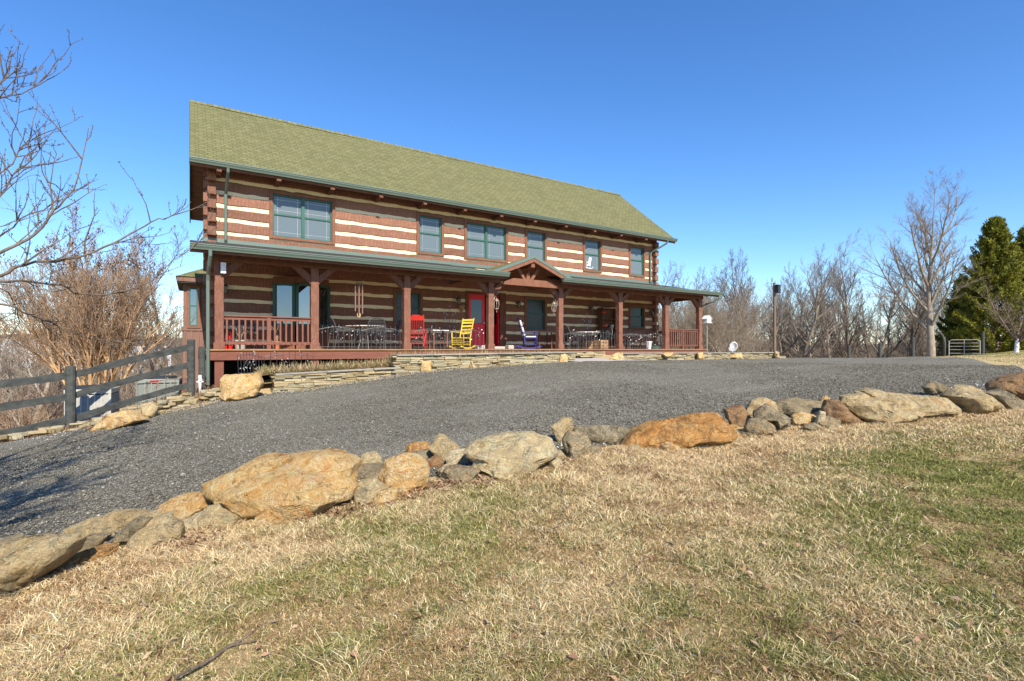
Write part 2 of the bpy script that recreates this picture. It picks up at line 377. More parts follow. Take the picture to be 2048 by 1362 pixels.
def m_gravel():
    t=NT('grey_gravel'); v=t.coord()
    c1=t.vor(v,85,'F1','Color'); d1=t.vor(v,85); c2=t.vor(v,140,'F1','Color'); d2=t.vor(v,140)
    s1=t.new('ShaderNodeSeparateColor'); t.l(c1,s1.inputs[0]); s2=t.new('ShaderNodeSeparateColor'); t.l(c2,s2.inputs[0])
    n=t.noise(v,.5,6,.6); n2=t.noise(v,2.2,6,.65)
    a=t.ramp(s1.outputs[0],[(0,(0.058,0.052,0.038)),(.45,(0.137,0.122,0.089)),(.8,(0.227,0.204,0.150)),(.97,(0.442,0.400,0.302))])
    b=t.ramp(s2.outputs[0],[(0,(0.052,0.047,0.034)),(.5,(0.130,0.116,0.084)),(.85,(0.260,0.234,0.173)),(.975,(0.715,0.660,0.513))])
    c=t.mix(.5,a,b)
    c=t.mix(t.ramp(n,[(.4,0),(.7,.35)]),c,(0.130,0.117,0.087)); c=t.mix(t.ramp(n2,[(.55,0),(.75,.35)]),c,(0.286,0.254,0.194))
    sp=t.ramp(t.math('ADD',s2.outputs[1],t.math('MULTIPLY',n2,.06)),[(.962,0),(.985,1)])
    c=t.mix(sp,c,(0.806,0.775,0.661)); t.color(c)
    h=t.math('ADD',t.math('SUBTRACT',1,d1),t.math('MULTIPLY',t.math('SUBTRACT',1,d2),.6)); h=t.math('ADD',h,t.math('MULTIPLY',n2,2))
    st=t.noise(t.coord((.12,1.1,1)),1.6,4,.55); c=t.mix(t.ramp(st,[(.38,0),(.62,.30)]),c,(0.111,0.099,0.073)); t.color(c); t.bump(h,.8,.012); return t.set(.95,0,.03)
M['gravel']=m_gravel()
def m_attr(name,rough=.8,var=.0,transl=0):
    t=NT(name); a=t.new('ShaderNodeVertexColor'); a.layer_name='Col'; t.color(a.outputs['Color']); t.set(rough,0,.15)
    if transl:
        tr=t.new('ShaderNodeBsdfTranslucent'); t.l(a.outputs['Color'],tr.inputs['Color'])
        mx=t.new('ShaderNodeMixShader'); mx.inputs[0].default_value=transl
        t.l(t.b.outputs[0],mx.inputs[1]); t.l(tr.outputs[0],mx.inputs[2]); t.l(mx.outputs[0],t.n['Material Output'].inputs['Surface'])
    return t.m
M['grass']=m_attr('grass_blades',.7,0,.25)
M['litter']=m_attr('leaf_litter',.85,0,.15)
M['pebble']=m_attr('loose_gravel',.85)
M['needle']=m_attr('evergreen_spray',.7,0,.15)
def m_bark(name,a,b,scale=8):
    t=NT(name); v=t.coord((1,1,.35)); n=t.noise(v,scale,6,.65); n2=t.noise(v,scale*6,4,.6)
    c=t.ramp(n,[(.3,a),(.7,b)]); c=t.mix(t.math('MULTIPLY',n2,.4),c,tuple(x*.5 for x in a)); t.color(c)
    t.bump(t.math('ADD',n,n2),.8,.02); return t.set(.95,0,.1)
M['bark']=m_bark('grey_brown_bark',(.17,.13,.095),(.36,.29,.22))
M['bark2']=m_bark('pale_grey_bark',(.22,.175,.13),(.44,.365,.28))
M['brush']=m_bark('tan_brush_bark',(.19,.135,.09),(.36,.275,.195))
M['bark3']=m_bark('reddish_brown_bark',(.14,.10,.072),(.29,.225,.165))
M['myrtle']=m_bark('tan_smooth_bark',(.46,.27,.13),(.72,.50,.29))
M['myrtle_tw']=m_bark('russet_twig_bark',(.30,.195,.125),(.48,.34,.23))
M['darkbark']=m_bark('dark_branch_bark',(.10,.075,.058),(.27,.205,.15))
# ================================================================== HOUSE
WX0,WX1,WY,WYB = .45,19.28,17.46,23.74
EAVE_Y,EAVE_Z,RIDGE_Y,RIDGE_Z = 16.85,5.33,20.65,8.50
house = thing('log_house','two storey brown log house with cream chinking, olive shingle roof and full length front porch','house',(0,0,0))
UPW=[(2.08,4.07,2),(6.92,8.0,1),(8.84,10.8,2),(11.62,12.72,1),(14.7,15.8,1),(17.5,18.57,1)]
UZ0,UZ1=3.44,4.95
LOW=[(6.06,7.16,.74,2.13),(11.6,12.72,.72,2.17),(17.5,18.57,.95,2.1)]
DOOR=(8.9,10.7,0.0,2.22)
BAY=(2.2,3.87,0.0,2.2)
OPEN=[(a,b,UZ0,UZ1) for a,b,_ in UPW]+LOW+[DOOR,BAY]
def hewn(mb,x0,x1,z0,z1,y0,y1,amp=1.0):
    n=max(1,int((x1-x0)/.2)); vs=[];fs=[]
    for i in range(n+1):
        x=x0+(x1-x0)*i/n
        a=z0+rnd.uniform(-.014,.014)*amp; b=z1+rnd.uniform(-.014,.014)*amp; y=y0+rnd.uniform(-.008,.008)*amp
        c=.022
        for yy,zz in ((y1,a),(y+c,a),(y,a+c),(y,b-c),(y+c,b),(y1,b)): vs.append((x,yy,zz))
    for i in range(n):
        for k in range(6):
            k2=(k+1)%6; fs.append((i*6+k,(i+1)*6+k,(i+1)*6+k2,i*6+k2))
    fs.append(tuple(range(6))); fs.append(tuple(range(n*6+5,n*6-1,-1)))
    mb.add(vs,fs)
def spans(x0,x1,z0,z1):
    """pieces of a rectangle left over by the openings"""
    hits=sorted([o for o in OPEN if o[2]<z1-.005 and o[3]>z0+.005])
    out=[];x=x0
    for o in hits:
        if o[0]>x: out.append((x,o[0],z0,z1))
        if o[2]-z0>.035: out.append((o[0],o[1],z0,o[2]))
        if z1-o[3]>.035: out.append((o[0],o[1],o[3],z1))
        x=o[1]
    out.append((x,x1,z0,z1)); return out
logs=MB(); chink=MB()
for k in range(-1,13):
    zc=.25+.4*k
    z0,z1=zc+.052,zc+.348
    if k==12: z1=5.42
    for a in spans(WX0-.12,WX1+.12,z0,z1):
        # long walls are built from two or three timbers butted end to end
        x0,x1=a[0],a[1]
        if x1-x0>6:
            m=x0+(x1-x0)*rnd.uniform(.35,.65); hewn(logs,x0,m-.004,a[2],a[3],WY,WY+.2); hewn(logs,m+.004,x1,a[2],a[3],WY+.003,WY+.2)
        else: hewn(logs,x0,x1,a[2],a[3],WY,WY+.2)
    for a in spans(WX0,WX1,zc-.075,zc+.075):
        chink.box(a[0],a[1],WY+.022,WY+.17,a[2],a[3])
logs.build('log_wall',M['log'],house)
chink.build('chinking',M['chink'],house)
# end and rear walls, with log ends showing past the corners
ends=MB()
for x0,x1 in ((WX0,WX0+.2),(WX1-.2,WX1)):
    for k in range(-1,13):
        zc=.25+.4*k
        ends.box(x0-.02 if x0<1 else x0,x1 if x0<1 else x1+.02,WY-.2+rnd.uniform(-.03,.02),WY-.004,zc-.13,zc+.13)
        ends.box(x0,x1,WY+.204,WYB,zc-.148,zc+.148)
for k in range(-1,13):
    zc=.25+.4*k; ends.box(WX0+.202,WX1-.202,WYB-.2,WYB,zc+.052,zc+.348)
ends.build('end_log_wall',M['log'],house,bevel=.012)
ch2=MB()
for x0,x1 in ((WX0+.03,WX0+.17),(WX1-.17,WX1-.03)): ch2.box(x0,x1,WY+.205,WYB-.205,-.2,5.3)
ch2.box(WX0+.21,WX1-.21,WYB-.17,WYB-.03,-.2,5.3)
ch2.build('end_chinking',M['chink'],house)
for x0,x1 in ((WX0+.03,WX0+.17),(WX1-.17,WX1-.03)):
    MB().prism([(WY+.1,5.32),(WYB-.1,5.32),(RIDGE_Y,RIDGE_Z-.35)],'x',x0,x1).build('gable_wall',M['gray_wood'],house)
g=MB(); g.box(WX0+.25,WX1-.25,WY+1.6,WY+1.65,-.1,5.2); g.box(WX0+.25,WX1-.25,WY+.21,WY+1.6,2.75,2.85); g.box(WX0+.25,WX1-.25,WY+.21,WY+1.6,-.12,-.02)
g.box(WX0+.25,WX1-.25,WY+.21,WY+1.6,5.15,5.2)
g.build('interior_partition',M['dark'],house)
g=MB(); g.box(WX0+.05,WX1-.05,WY+.02,WYB-.03,-2.2,-.152); g.build('foundation',M['dark'],house)

def roof_sheet(name,p00,p10,p01,mat,parent,nu=60,nv=12,wob=.012,th=.05):
    """shingled sheet from p00 (eave, x0) to p10 (eave, x1) and up to p01; UV in metres"""
    p00,p10,p01=map(Vector,(p00,p10,p01)); U=p10-p00; Vv=p01-p00; N=U.cross(Vv).normalized()
    if N.z<0: N=-N
    bm=bmesh.new(); uvl=bm.loops.layers.uv.new('UVMap'); top=[];bot=[]
    for j in range(nv+1):
        for i in range(nu+1):
            p=p00+U*(i/nu)+Vv*(j/nv)
            w=(mnoise.noise(p*.55)*1.5+mnoise.noise(p*2.5)*.5)*wob
            top.append(bm.verts.new(p+N*w)); bot.append(bm.verts.new(p-N*th))
    def q(a,b,c,d,uv):
        f=bm.faces.new((a,b,c,d))
        for l,t in zip(f.loops,uv): l[uvl].uv=t
    W=nu+1; ul=U.length; vl=Vv.length
    for j in range(nv):
        for i in range(nu):
            uv=[(ul*a/nu,vl*b/nv) for a,b in ((i,j),(i+1,j),(i+1,j+1),(i,j+1))]
            q(top[j*W+i],top[j*W+i+1],top[(j+1)*W+i+1],top[(j+1)*W+i],uv); q(bot[j*W+i],bot[(j+1)*W+i],bot[(j+1)*W+i+1],bot[j*W+i+1],uv)
    def edge(idx):
        for a,b in zip(idx[:-1],idx[1:]): q(bot[a],bot[b],top[b],top[a],[(0,0),(0.1,0),(.1,.05),(0,.05)])
    edge(list(range(W))); edge([nv*W+i for i in range(W)]); edge([j*W for j in range(nv+1)]); edge([j*W+nu for j in range(nv+1)])
    bmesh.ops.recalc_face_normals(bm,faces=bm.faces)
    me=bpy.data.meshes.new(name); bm.to_mesh(me); bm.free()
    return link(name,me,mat,parent)
RX0,RX1=0.0,19.95
BACK_Y=2*RIDGE_Y-EAVE_Y
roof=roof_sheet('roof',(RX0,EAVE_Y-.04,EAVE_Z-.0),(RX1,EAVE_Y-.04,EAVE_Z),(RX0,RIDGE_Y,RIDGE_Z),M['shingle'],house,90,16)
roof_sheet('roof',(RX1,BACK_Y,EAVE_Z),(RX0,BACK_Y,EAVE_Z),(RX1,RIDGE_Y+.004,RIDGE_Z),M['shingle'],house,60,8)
rc=MB()
for i in range(100):
    x=RX0+i*(RX1-RX0)/100; zz=RIDGE_Z+.012+rnd.uniform(-.004,.006)
    rc.prism([(RIDGE_Y-.15,zz-.112),(RIDGE_Y,zz+.012),(RIDGE_Y+.15,zz-.112),(RIDGE_Y+.15,zz-.126),(RIDGE_Y,zz-.004),(RIDGE_Y-.15,zz-.126)],'x',x,x+.205)
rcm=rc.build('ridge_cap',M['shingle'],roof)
rcm.data.uv_layers.new(name='UVMap')
for l in rcm.data.loops:
    v=rcm.data.vertices[l.vertex_index].co; rcm.data.uv_layers['UVMap'].data[l.index].uv=(v.x*1.3,.05+v.y*.3)
# boarded underside of the roof and its rake boards
sl=(RIDGE_Z-EAVE_Z)/(RIDGE_Y-EAVE_Y)
sof=MB()
for j in range(26):
    a=j/26*(RIDGE_Y-EAVE_Y); b=(j+1)/26*(RIDGE_Y-EAVE_Y)-.01; o=-.075
    sof.prism([(EAVE_Y+a,EAVE_Z+a*sl+o-.02),(EAVE_Y+b,EAVE_Z+b*sl+o-.02),(EAVE_Y+b,EAVE_Z+b*sl+o),(EAVE_Y+a,EAVE_Z+a*sl+o)],'x',RX0+.03,RX1-.03)
    ya,yb=BACK_Y-a,BACK_Y-b
    sof.prism([(ya,EAVE_Z+a*sl+o-.02),(yb,EAVE_Z+b*sl+o-.02),(yb,EAVE_Z+b*sl+o),(ya,EAVE_Z+a*sl+o)],'x',RX0+.03,RX1-.03)
sof.build('soffit',M['soffit'],house)
for x0,x1 in ((RX0-.012,RX0+.028),(RX1-.028,RX1+.012)):
    mb=MB()
    for s in (1,-1):
        ye=EAVE_Y-.03 if s>0 else BACK_Y+.03
        mb.prism([(ye,EAVE_Z-.06),(ye,EAVE_Z-.22),(RIDGE_Y-s*.002,RIDGE_Z-.25),(RIDGE_Y-s*.002,RIDGE_Z-.05)],'x',x0,x1)
    mb.build('rake_board',M['fence'],house)
# rafters in the gable overhang
def gutter(name,x0,x1,ye,zt,parent=house):
    zb=zt-.135
    p=[(ye,zt-.01),(ye,zb),(ye-.085,zb),(ye-.095,zb+.03),(ye-.125,zb+.075),(ye-.13,zt-.03),(ye-.145,zt-.022),(ye-.145,zt),(ye-.12,zt),(ye-.12,zt-.02)]
    mb=MB().prism(p,'x',x0,x1)
    xx=x0+3.1
    return mb.build(name,M['green'],parent)
gutter('gutter',RX0-.02,RX1+.03,EAVE_Y-.045,EAVE_Z+.0)
g=MB().box(RX0,RX1,EAVE_Y-.044,EAVE_Y-.01,EAVE_Z-.20,EAVE_Z-.055); g.build('fascia',M['beam'],house)
for k in range(12):
    x=.71+1.57*k
    MB().box(x-.065,x+.065,EAVE_Y-.05,WY-.01,5.065,5.185).build('rafter_tail',M['beam'],house,bevel=.008)
# windows
def window(x0,x1,z0,z1,n,yf=WY,glass='glass',blind=False,grille=True,deep=.0):
    t=.10; y0=yf-.035; y1=yf+.16
    mb=MB()
    mb.box(x0,x0+t,y0,y1,z0,z1).box(x1-t,x1,y0,y1,z0,z1).box(x0+t,x1-t,y0+.003,y1,z1-t,z1).box(x0+t,x1-t,y0-.012,y1,z0,z0+t*.85)
    w=mb.build('window',M['trim'],house,bevel=.006)
    ax0,ax1,az0,az1=x0+t,x1-t,z0+t*.85,z1-t
    sb=MB(); g=.045; ys=yf+.02
    sb.box(ax0,ax0+g,ys,ys+.1,az0,az1).box(ax1-g,ax1,ys,ys+.1,az0,az1).box(ax0+g,ax1-g,ys,ys+.1,az0,az0+g).box(ax0+g,ax1-g,ys,ys+.1,az1-g,az1)
    sets=[(ax0+g,ax1-g)] if n==1 else [(ax0+g,(ax0+ax1)/2-.05),((ax0+ax1)/2+.05,ax1-g)]
    if n==2: sb.box((ax0+ax1)/2-.05,(ax0+ax1)/2+.05,ys-.01,ys+.1,az0+g,az1-g)
    zm=az0+(az1-az0)*.53
    for a,b in sets:
        sb.box(a,b,ys+.01,ys+.08,zm-.028,zm+.028)
        for lo,hi,yy in ((az0+g,zm-.028,ys+.04),(zm+.028,az1-g,ys+.055)):
            MB().box(a,b,yy,yy+.008,lo,hi).build('pane',M[glass],w)
            if grille:
                gr=MB(); e=.11
                for xx in (a+e,b-e): gr.box(xx-.0035,xx+.0035,yy-.004,yy-.0005,lo,hi)
                for zz in ((lo+e,) if lo<zm-.1 and lo==az0+g else (hi-e,lo+e)): gr.box(a,b,yy-.0047,yy-.0012,zz-.0035,zz+.0035)
                gr.build('grille',M['leafm'],w)
        if blind:
            MB().box(a+.02,b-.02,ys+.13,ys+.14,zm+.1,zm+.42).build('blind',M['blind'],w)
    sb.build('sash',M['greenf'],w,bevel=.004)
    return w
for i,(a,b,n) in enumerate(UPW):
    w=window(a,b,UZ0,UZ1,n,blind=(i==0))
    if i==4:   # white ornament standing on the sill behind the glass
        mb=MB(); x=a+.34; z=UZ0+.16; y=WY+.045
        mb.bar((x-.13,y,z+.02),(x+.2,y,z+.0),.012,.03).box(x-.1,x+.12,y-.008,y+.004,z+.12,z+.16).bar((x+.05,y,z+.14),(x+.13,y,z+.5),.012,.14).bar((x-.09,y,z),(x-.09,y,z+.28),.012,.03).bar((x-.1,y,z+.27),(x+.08,y,z+.29),.012,.03).bar((x+.1,y,z),(x+.1,y,z+.14),.012,.03)
        mb.bar((x+.24,y,z),(x+.26,y,z+.1),.012,.05)
        mb.build('window_ornament',M['white'],w)
for a,b,z0,z1 in LOW: window(a,b,z0,z1,1,glass='glass_dark',grille=False)
# canted bay window under the porch
bay=MB()
pl=[(2.2,WY-.02),(2.78,WY-.40),(3.42,WY-.40),(3.87,WY-.02)]
bay.prism(pl+[(3.87,WY+.25),(2.2,WY+.25)],'z',.0,.72)
for a,b in zip(pl[:-1],pl[1:]):
    for k in range(5):
        p=Vector((*a,0)).lerp(Vector((*b,0)),k/4); bay.box(p.x-.018,p.x+.018,p.y-.014,p.y+.014,.001,.719)
bw=bay.build('bay_window',M['trim'],house)
MB().prism(pl+[(3.87,WY+.25),(2.2,WY+.25)],'z',2.05,2.26).build('bay_head',M['trim'],bw)
bf=MB()
for a,b in zip(pl[:-1],pl[1:]):
    A=Vector((*a,0));B=Vector((*b,0)); d=(B-A).normalized(); Z=Vector((0,0,1))
    A2=A+d*.045;B2=B-d*.045
    for z in (.755,2.015): bf.bar(A2+Z*z,B2+Z*z,.09,.07)
    for p in (A2,B2): bf.bar(p+Z*.72,p+Z*2.05,.09,.09,up=(d.x,d.y,0))
    n=Vector((-d.y,d.x,0)); pa,pb=A2+d*.045,B2-d*.045
    vs=[pa+Z*.79,pb+Z*.79,pb+Z*1.98,pa+Z*1.98]; vs=vs+[v+n*.012 for v in vs]
    MB().add(vs,[(0,1,2,3),(7,6,5,4),(0,4,5,1),(1,5,6,2),(2,6,7,3),(3,7,4,0)]).build('pane',M['glass_low'],bw)
bf.build('sash',M['greenf'],bw)
# red double door, the right leaf standing open into the hall
mb=MB(); x0,x1,z0,z1=DOOR; y0=WY-.03;y1=WY+.19
mb.box(x0,x0+.13,y0,y1,z0+.0,z1).box(x1-.28,x1,y0,y1,z0+.0,z1).box(x0+.13,x1-.28,y0+.002,y1,z1-.1,z1).box(x0+.13,x1-.28,y0+.02,y1,z0+.001,z0+.05)
df=mb.build('door_frame',M['beam'],house,bevel=.006)
def leaf(hinge,rz,w):
    o=MB(); H0,H1=.055,2.115
    a,b=.12,w-.12; c,d=1.0,1.92
    o.box(0,a,0,.045,H0,H1).box(b,w,0,.045,H0,H1).box(a,b,0,.045,H0,c).box(a,b,0,.045,d,H1)
    o.box(a-.02,b+.02,-.008,.0,c-.02,c+.015).box(a-.02,b+.02,-.008,0,d-.015,d+.02)
    T=Matrix.Translation(hinge)@Matrix.Rotation(rz,4,'Z'); o.xf(T)
    l=o.build('door',M['red_door'],house,bevel=.004)
    MB().box(a,b,.014,.03,c,d).xf(T).build('pane',M['glass_door'],l)
    hb=MB().lathe([(.0,0),(.03,.0),(.03,.012),(.012,.02),(.012,.05),(.03,.06),(.03,.085),(.0,.09)],10).xf(T@Matrix.Translation((w-.06 if rz==0 else w-.06,-.0,1.02))@Matrix.Rotation(R(90),4,'X'))
    hb.build('door_handle',M['leafm'],l)
    hg=MB()
    for z in (.3,1.1,1.9): hg.box(-.012,.014,-.012,.0,z-.05,z+.05)
    hg.xf(T).build('hinge',M['leafm'],l)
leaf((x0+.135,WY+.03,0),0,.72)
leaf((x1-.285,WY+.06,0),R(92),.70)
MB().box(x0+.15,x1-.3,WY-.45,WY-.04,.001,.10).build('door_step',M['concrete'],house,bevel=.015)

# ---------------- porch
PY=15.0
PX=[.53,2.85,5.55,8.52,11.49,14.5,17.2,19.42]; PW=.205
deck=MB()
n=19
for j in range(n):
    y=14.86+j*(WY-14.87)/n; deck.box(.2,19.78,y,y+(WY-14.87)/n-.008,-.04,rnd.uniform(-.001,.001))
deck.build('porch_deck',M['deck'],house)
sk=MB()
xs=[.2,5.3,10.4,15.6,19.78]
for a,b in zip(xs[:-1],xs[1:]): sk.box(a,b-.006,14.90,14.945,-.285,-.042)
sk.box(.2,.245,14.946,17.4,-.285,-.042).box(19.735,19.78,14.946,17.4,-.285,-.042)
sk.build('deck_skirt',M['skirt'],house,bevel=.004)
for x in PX[:4]: MB().box(x,x+.2,14.96,15.16,-1.4,-.045).build('deck_pier',M['skirt'],house)
jb=MB()
for k in range(14): jb.box(.5+k*1.4,.54+k*1.4,14.95,17.4,-.26,-.045)
jb.build('floor_joist',M['dark'],house)
for i,x in enumerate(PX):
    p=MB(); N=14; vs=[];fs=[]
    for j in range(N+1):
        z=.001+2.25*j/N
        for dx,dy in ((0,0),(PW,0),(PW,PW),(0,PW)): vs.append((x+dx+rnd.uniform(-.004,.004),PY+dy+rnd.uniform(-.004,.004),z))
    for j in range(N):
        for k in range(4): fs.append((j*4+k,j*4+(k+1)%4,(j+1)*4+(k+1)%4,(j+1)*4+k))
    fs.append((3,2,1,0)); fs.append((N*4,N*4+1,N*4+2,N*4+3)); p.add(vs,fs)
    p.box(x-.025,x+PW+.025,PY-.02,PY+PW+.02,.0015,.17)
    po=p.build('porch_post',M['post'],house,bevel=.008)
    for s in (-1,1):
        if (i==0 and s<0) or (i==7 and s>0): continue
        xe=x if s<0 else x+PW
        br=MB().prism([(xe,1.80),(xe,2.05),(xe+s*.235,2.25),(xe+s*.48,2.25)],'y',PY+.03,PY+.165)
        br.build('brace',M['beam'],po,bevel=.006)
bm_=MB().box(.32,9.0,PY+.005,PY+.2,2.252,2.44).box(11.2,19.72,PY+.005,PY+.2,2.252,2.44)
bm_.box(.4,.59,PY+.205,WY-.01,2.255,2.437).box(19.48,19.67,PY+.205,WY-.01,2.255,2.437)
bm_.build('porch_beam',M['beam'],house,bevel=.008)
rf=MB(); psl=(3.2-2.5)/(WY-14.5)
for k in range(33):
    x=.35+k*.6
    if 8.6<x<11.3: continue
    MB().bar((x,14.66,2.36+.16*psl),(x,WY-.03,2.36+2.93*psl-.06),.07,.13).build('porch_rafter',M['soffit'],house)
for xa,xb in ((.0,8.72),(11.24,20.12)):
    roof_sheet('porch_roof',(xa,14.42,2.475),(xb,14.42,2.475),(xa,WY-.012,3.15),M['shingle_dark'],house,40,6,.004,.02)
pu=MB(); pr_=[(14.48,2.435),(WY-.015,3.10),(WY-.015,3.08),(14.48,2.415)]; pu.prism(pr_,'x',.02,8.7).prism(pr_,'x',11.26,20.1); pu.build('porch_ceiling',M['soffit'],house)
fl=MB(); fl.box(.3,19.5,WY-.018,WY-.013,3.14,3.27); fl.prism([(WY-.10,3.14),(WY-.10,3.15),(WY-.02,3.172),(WY-.02,3.16)],'x',.3,8.3).prism([(WY-.10,3.14),(WY-.10,3.15),(WY-.02,3.172),(WY-.02,3.16)],'x',11.7,19.5)
fl.build('roof_flashing',M['green'],house)
gutter('gutter',.0,8.95,14.455,2.53); gutter('gutter',11.2,20.18,14.455,2.53)
MB().box(.0,8.93,14.458,14.49,2.33,2.415).box(11.22,20.1,14.458,14.49,2.33,2.415).build('porch_fascia',M['beam'],house)
# entry gable
GX,GZ=10.05,3.21
gs=.40
def sheet2(x0,z0,x1,z1,y0,y1): return [(x0,z0),(x1,z1),(x1,z1+.05),(x0,z0+.05)]
for s in (-1,1):
    e=GX+s*1.86; ez=GZ-1.86*gs
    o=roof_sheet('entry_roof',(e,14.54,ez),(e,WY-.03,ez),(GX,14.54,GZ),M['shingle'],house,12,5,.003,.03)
    MB().prism([(e,ez-.055),(GX,GZ-.055),(GX,GZ-.035),(e,ez-.035)],'y',14.57,WY-.05).build('entry_ceiling',M['soffit'],house)
    # green metal edge, then the brown barge board set back below it
    MB().prism([(e,ez-.075),(GX,GZ-.075),(GX,GZ+.025),(e,ez+.025)],'y',14.505,14.535).build('roof_edge_trim',M['green'],house)
    e2=GX+s*1.62; ez2=GZ-1.62*gs
    MB().prism([(e2,ez2-.21),(GX,GZ-.21),(GX,GZ-.078),(e2,ez2-.078)],'y',14.52,14.56).build('barge_board',M['trim'],house,bevel=.004)
MB().box(GX-.075,GX+.075,14.58,WY-.1,2.82,2.98).build('ridge_beam',M['trim'],house,bevel=.008)
tb=MB().prism([(9.02,2.2),(11.40,2.2),(11.36,2.30),(11.0,2.44),(9.42,2.44),(9.06,2.30)],'y',PY-.15,PY-.02)
tb.build('tie_beam',M['trim'],house,bevel=.008)
kp=MB(); y=PY-.03
kp.prism([(9.97,2.442),(10.13,2.442),(10.11,2.62),(10.055,2.74),(10.0,2.64)],'y',PY-.12,PY-.05)
for s in (-1,1):
    kp.prism([(GX+s*.09,2.443),(GX+s*.21,2.443),(GX+s*.52,2.83),(GX+s*.40,2.87)],'y',PY-.115,PY-.055)
kp.build('king_brace',M['trim'],house,bevel=.006)
# railings
def rail_part(p0,p1,nb,name='porch_railing',midpost=True):
    p0=Vector(p0);p1=Vector(p1);d=p1-p0;Z=Vector((0,0,1)); L=d.length; u=d/L
    r=MB(); r.bar(p0+Z*.86,p1+Z*.86,.12,.035).bar(p0+Z*.80,p1+Z*.80,.04,.08).bar(p0+Z*.15,p1+Z*.15,.04,.08)
    o=r.build(name,M['rail'],house,bevel=.004)
    for k in range(nb):
        c=p0+u*(L*(k+.5)/nb)
        if midpost and k==nb//2:
            MB().bar(c+Z*.002,c+Z*.84,.09,.10,up=u).build('rail_post',M['rail'],o,bevel=.004)
        MB().bar(c+Z*.12+u.cross(Z)*-.035*0,c+Z*.80,.042,.042,up=u).xf(Matrix.Translation(u.cross(Z)*.042)).build('baluster',M['rail'],o,bevel=.003)
    return o
rail_part((PX[0]+PW,PY+.1,0),(PX[1],PY+.1,0),15)
rail_part((PX[6]+PW,PY+.1,0),(PX[7],PY+.1,0),15)
rail_part((PX[7]+.1,PY+PW,0),(PX[7]+.1,WY-.02,0),16,midpost=False)
rail_part((PX[0]+.1,PY+PW,0),(PX[0]+.1,WY-.22,0),16,midpost=False)
# downspouts
def spout(pts,flat=(.075,.055)):
    mb=MB()
    mb.tube(pts,.042,8); return mb.build('downspout',M['green'],house,smooth=False)
spout([(.93,EAVE_Y-.09,5.2),(.93,EAVE_Y-.07,5.1),(.92,17.1,4.85),(.90,WY-.07,4.6),(.90,WY-.065,3.26),(.90,WY-.13,3.21)])
spout([(19.35,EAVE_Y-.09,5.2),(19.35,EAVE_Y-.07,5.08),(19.2,17.0,4.93),(18.9,WY-.1,4.68),(18.88,WY-.07,4.55),(18.88,WY-.065,3.26),(18.88,WY-.14,3.2)])
spout([(.42,14.38,2.40),(.42,14.38,2.27),(.40,14.55,2.05),(.385,14.76,1.86),(.38,14.82,1.7),(.38,14.83,-.9)])
spout([(19.98,14.38,2.40),(19.98,14.38,2.27),(19.86,14.6,2.12),(19.75,14.9,2.02),(19.68,15.1,1.9),(19.68,15.12,.02)])
# twin floodlight on the first post
fb=MB().box(.66,.78,14.88,14.995,1.92,2.2); fb.build('flood_lamp',M['white'],house,bevel=.01)
# wall lanterns
for px,py in ((450,575),(913.5,600),(1033,607),(1178.6,616),(1299,624)):
    p=at_Y(px,py,WY); p.y=WY-.02
    l=MB(); l.lathe([(.0,.0),(.055,.0),(.055,.02),(.0,.02)],10).xf(Matrix.Translation((p.x,p.y,p.z+.02))@Matrix.Rotation(R(90),4,'X'))
    l.tube([(p.x,p.y-.02,p.z+.03),(p.x,p.y-.1,p.z+.10),(p.x,p.y-.16,p.z+.1),(p.x,p.y-.17,p.z+.07)],.01,6)
    l.lathe([(0,.08),(.02,.075),(.085,.02),(.085,.01),(0,.01)],8,(p.x,p.y-.17,p.z))
    l.lathe([(0,-.2),(.05,-.195),(.055,-.18),(0,-.18)],8,(p.x,p.y-.17,p.z))
    for k in range(4):
        a=math.pi/4+k*math.pi/2; l.bar((p.x+.07*math.cos(a),p.y-.17+.07*math.sin(a),p.z+.01),(p.x+.05*math.cos(a),p.y-.17+.05*math.sin(a),p.z-.19),.01,.01)
    lo=l.build('wall_lantern',M['iron'],house)
    MB().lathe([(.0,-.178),(.045,-.178),(.062,.008),(0,.008)],8,(p.x,p.y-.17,p.z)).build('lantern_glass',M['lampglass'],lo)
# boarded side bay on the left end wall
sb=MB(); bx0,bx1,by0,by1=-.17,.42,18.5,20.6
sb.box(bx0,bx1,by0,by1,-1.4,2.05)
for k in range(4): sb.box(bx0+.02+k*.18,bx0+.06+k*.18,by0-.018,by0-.001,-1.4,.55)
for k in range(9): sb.box(bx0-.018,bx0-.001,by0+.05+k*.24,by0+.09+k*.24,-1.4,.55)
sb.box(bx0-.03,bx1,by0-.03,by1+.03,.56,.62); 
sbo=sb.build('side_bay',M['gray_wood'],house,bevel=.004)
w=MB(); a,b,c,d=-.085,.27,.64,1.93
w.box(a,a+.06,by0-.035,by0-.002,c,d).box(b-.06,b,by0-.035,by0-.002,c,d).box(a+.06,b-.06,by0-.033,by0-.002,d-.06,d).box(a+.06,b-.06,by0-.04,by0-.002,c,c+.06)
wo=w.build('bay_sash',M['trim'],sbo)
MB().box(a+.06,b-.06,by0-.012,by0-.004,c+.06,d-.06).build('pane',M['glass'],wo) if False else MB().box(a+.06,b-.06,by0-.012,by0-.004,c+.06,d-.06).build('bay_pane',M['glass_low'],sbo)
g=MB(); g.box(a+.065,a+.10,by0-.025,by0-.013,c+.06,d-.06).box(b-.10,b-.065,by0-.025,by0-.013,c+.06,d-.06).box(a+.1,b-.1,by0-.024,by0-.013,c+.06,c+.1).box(a+.1,b-.1,by0-.024,by0-.013,d-.1,d-.06).box(a+.1,b-.1,by0-.024,by0-.013,1.3,1.34)
g.build('bay_muntin',M['greenf'],sbo)
ro=MB(); ex0,ey0,ey1=-.33,18.18,20.92
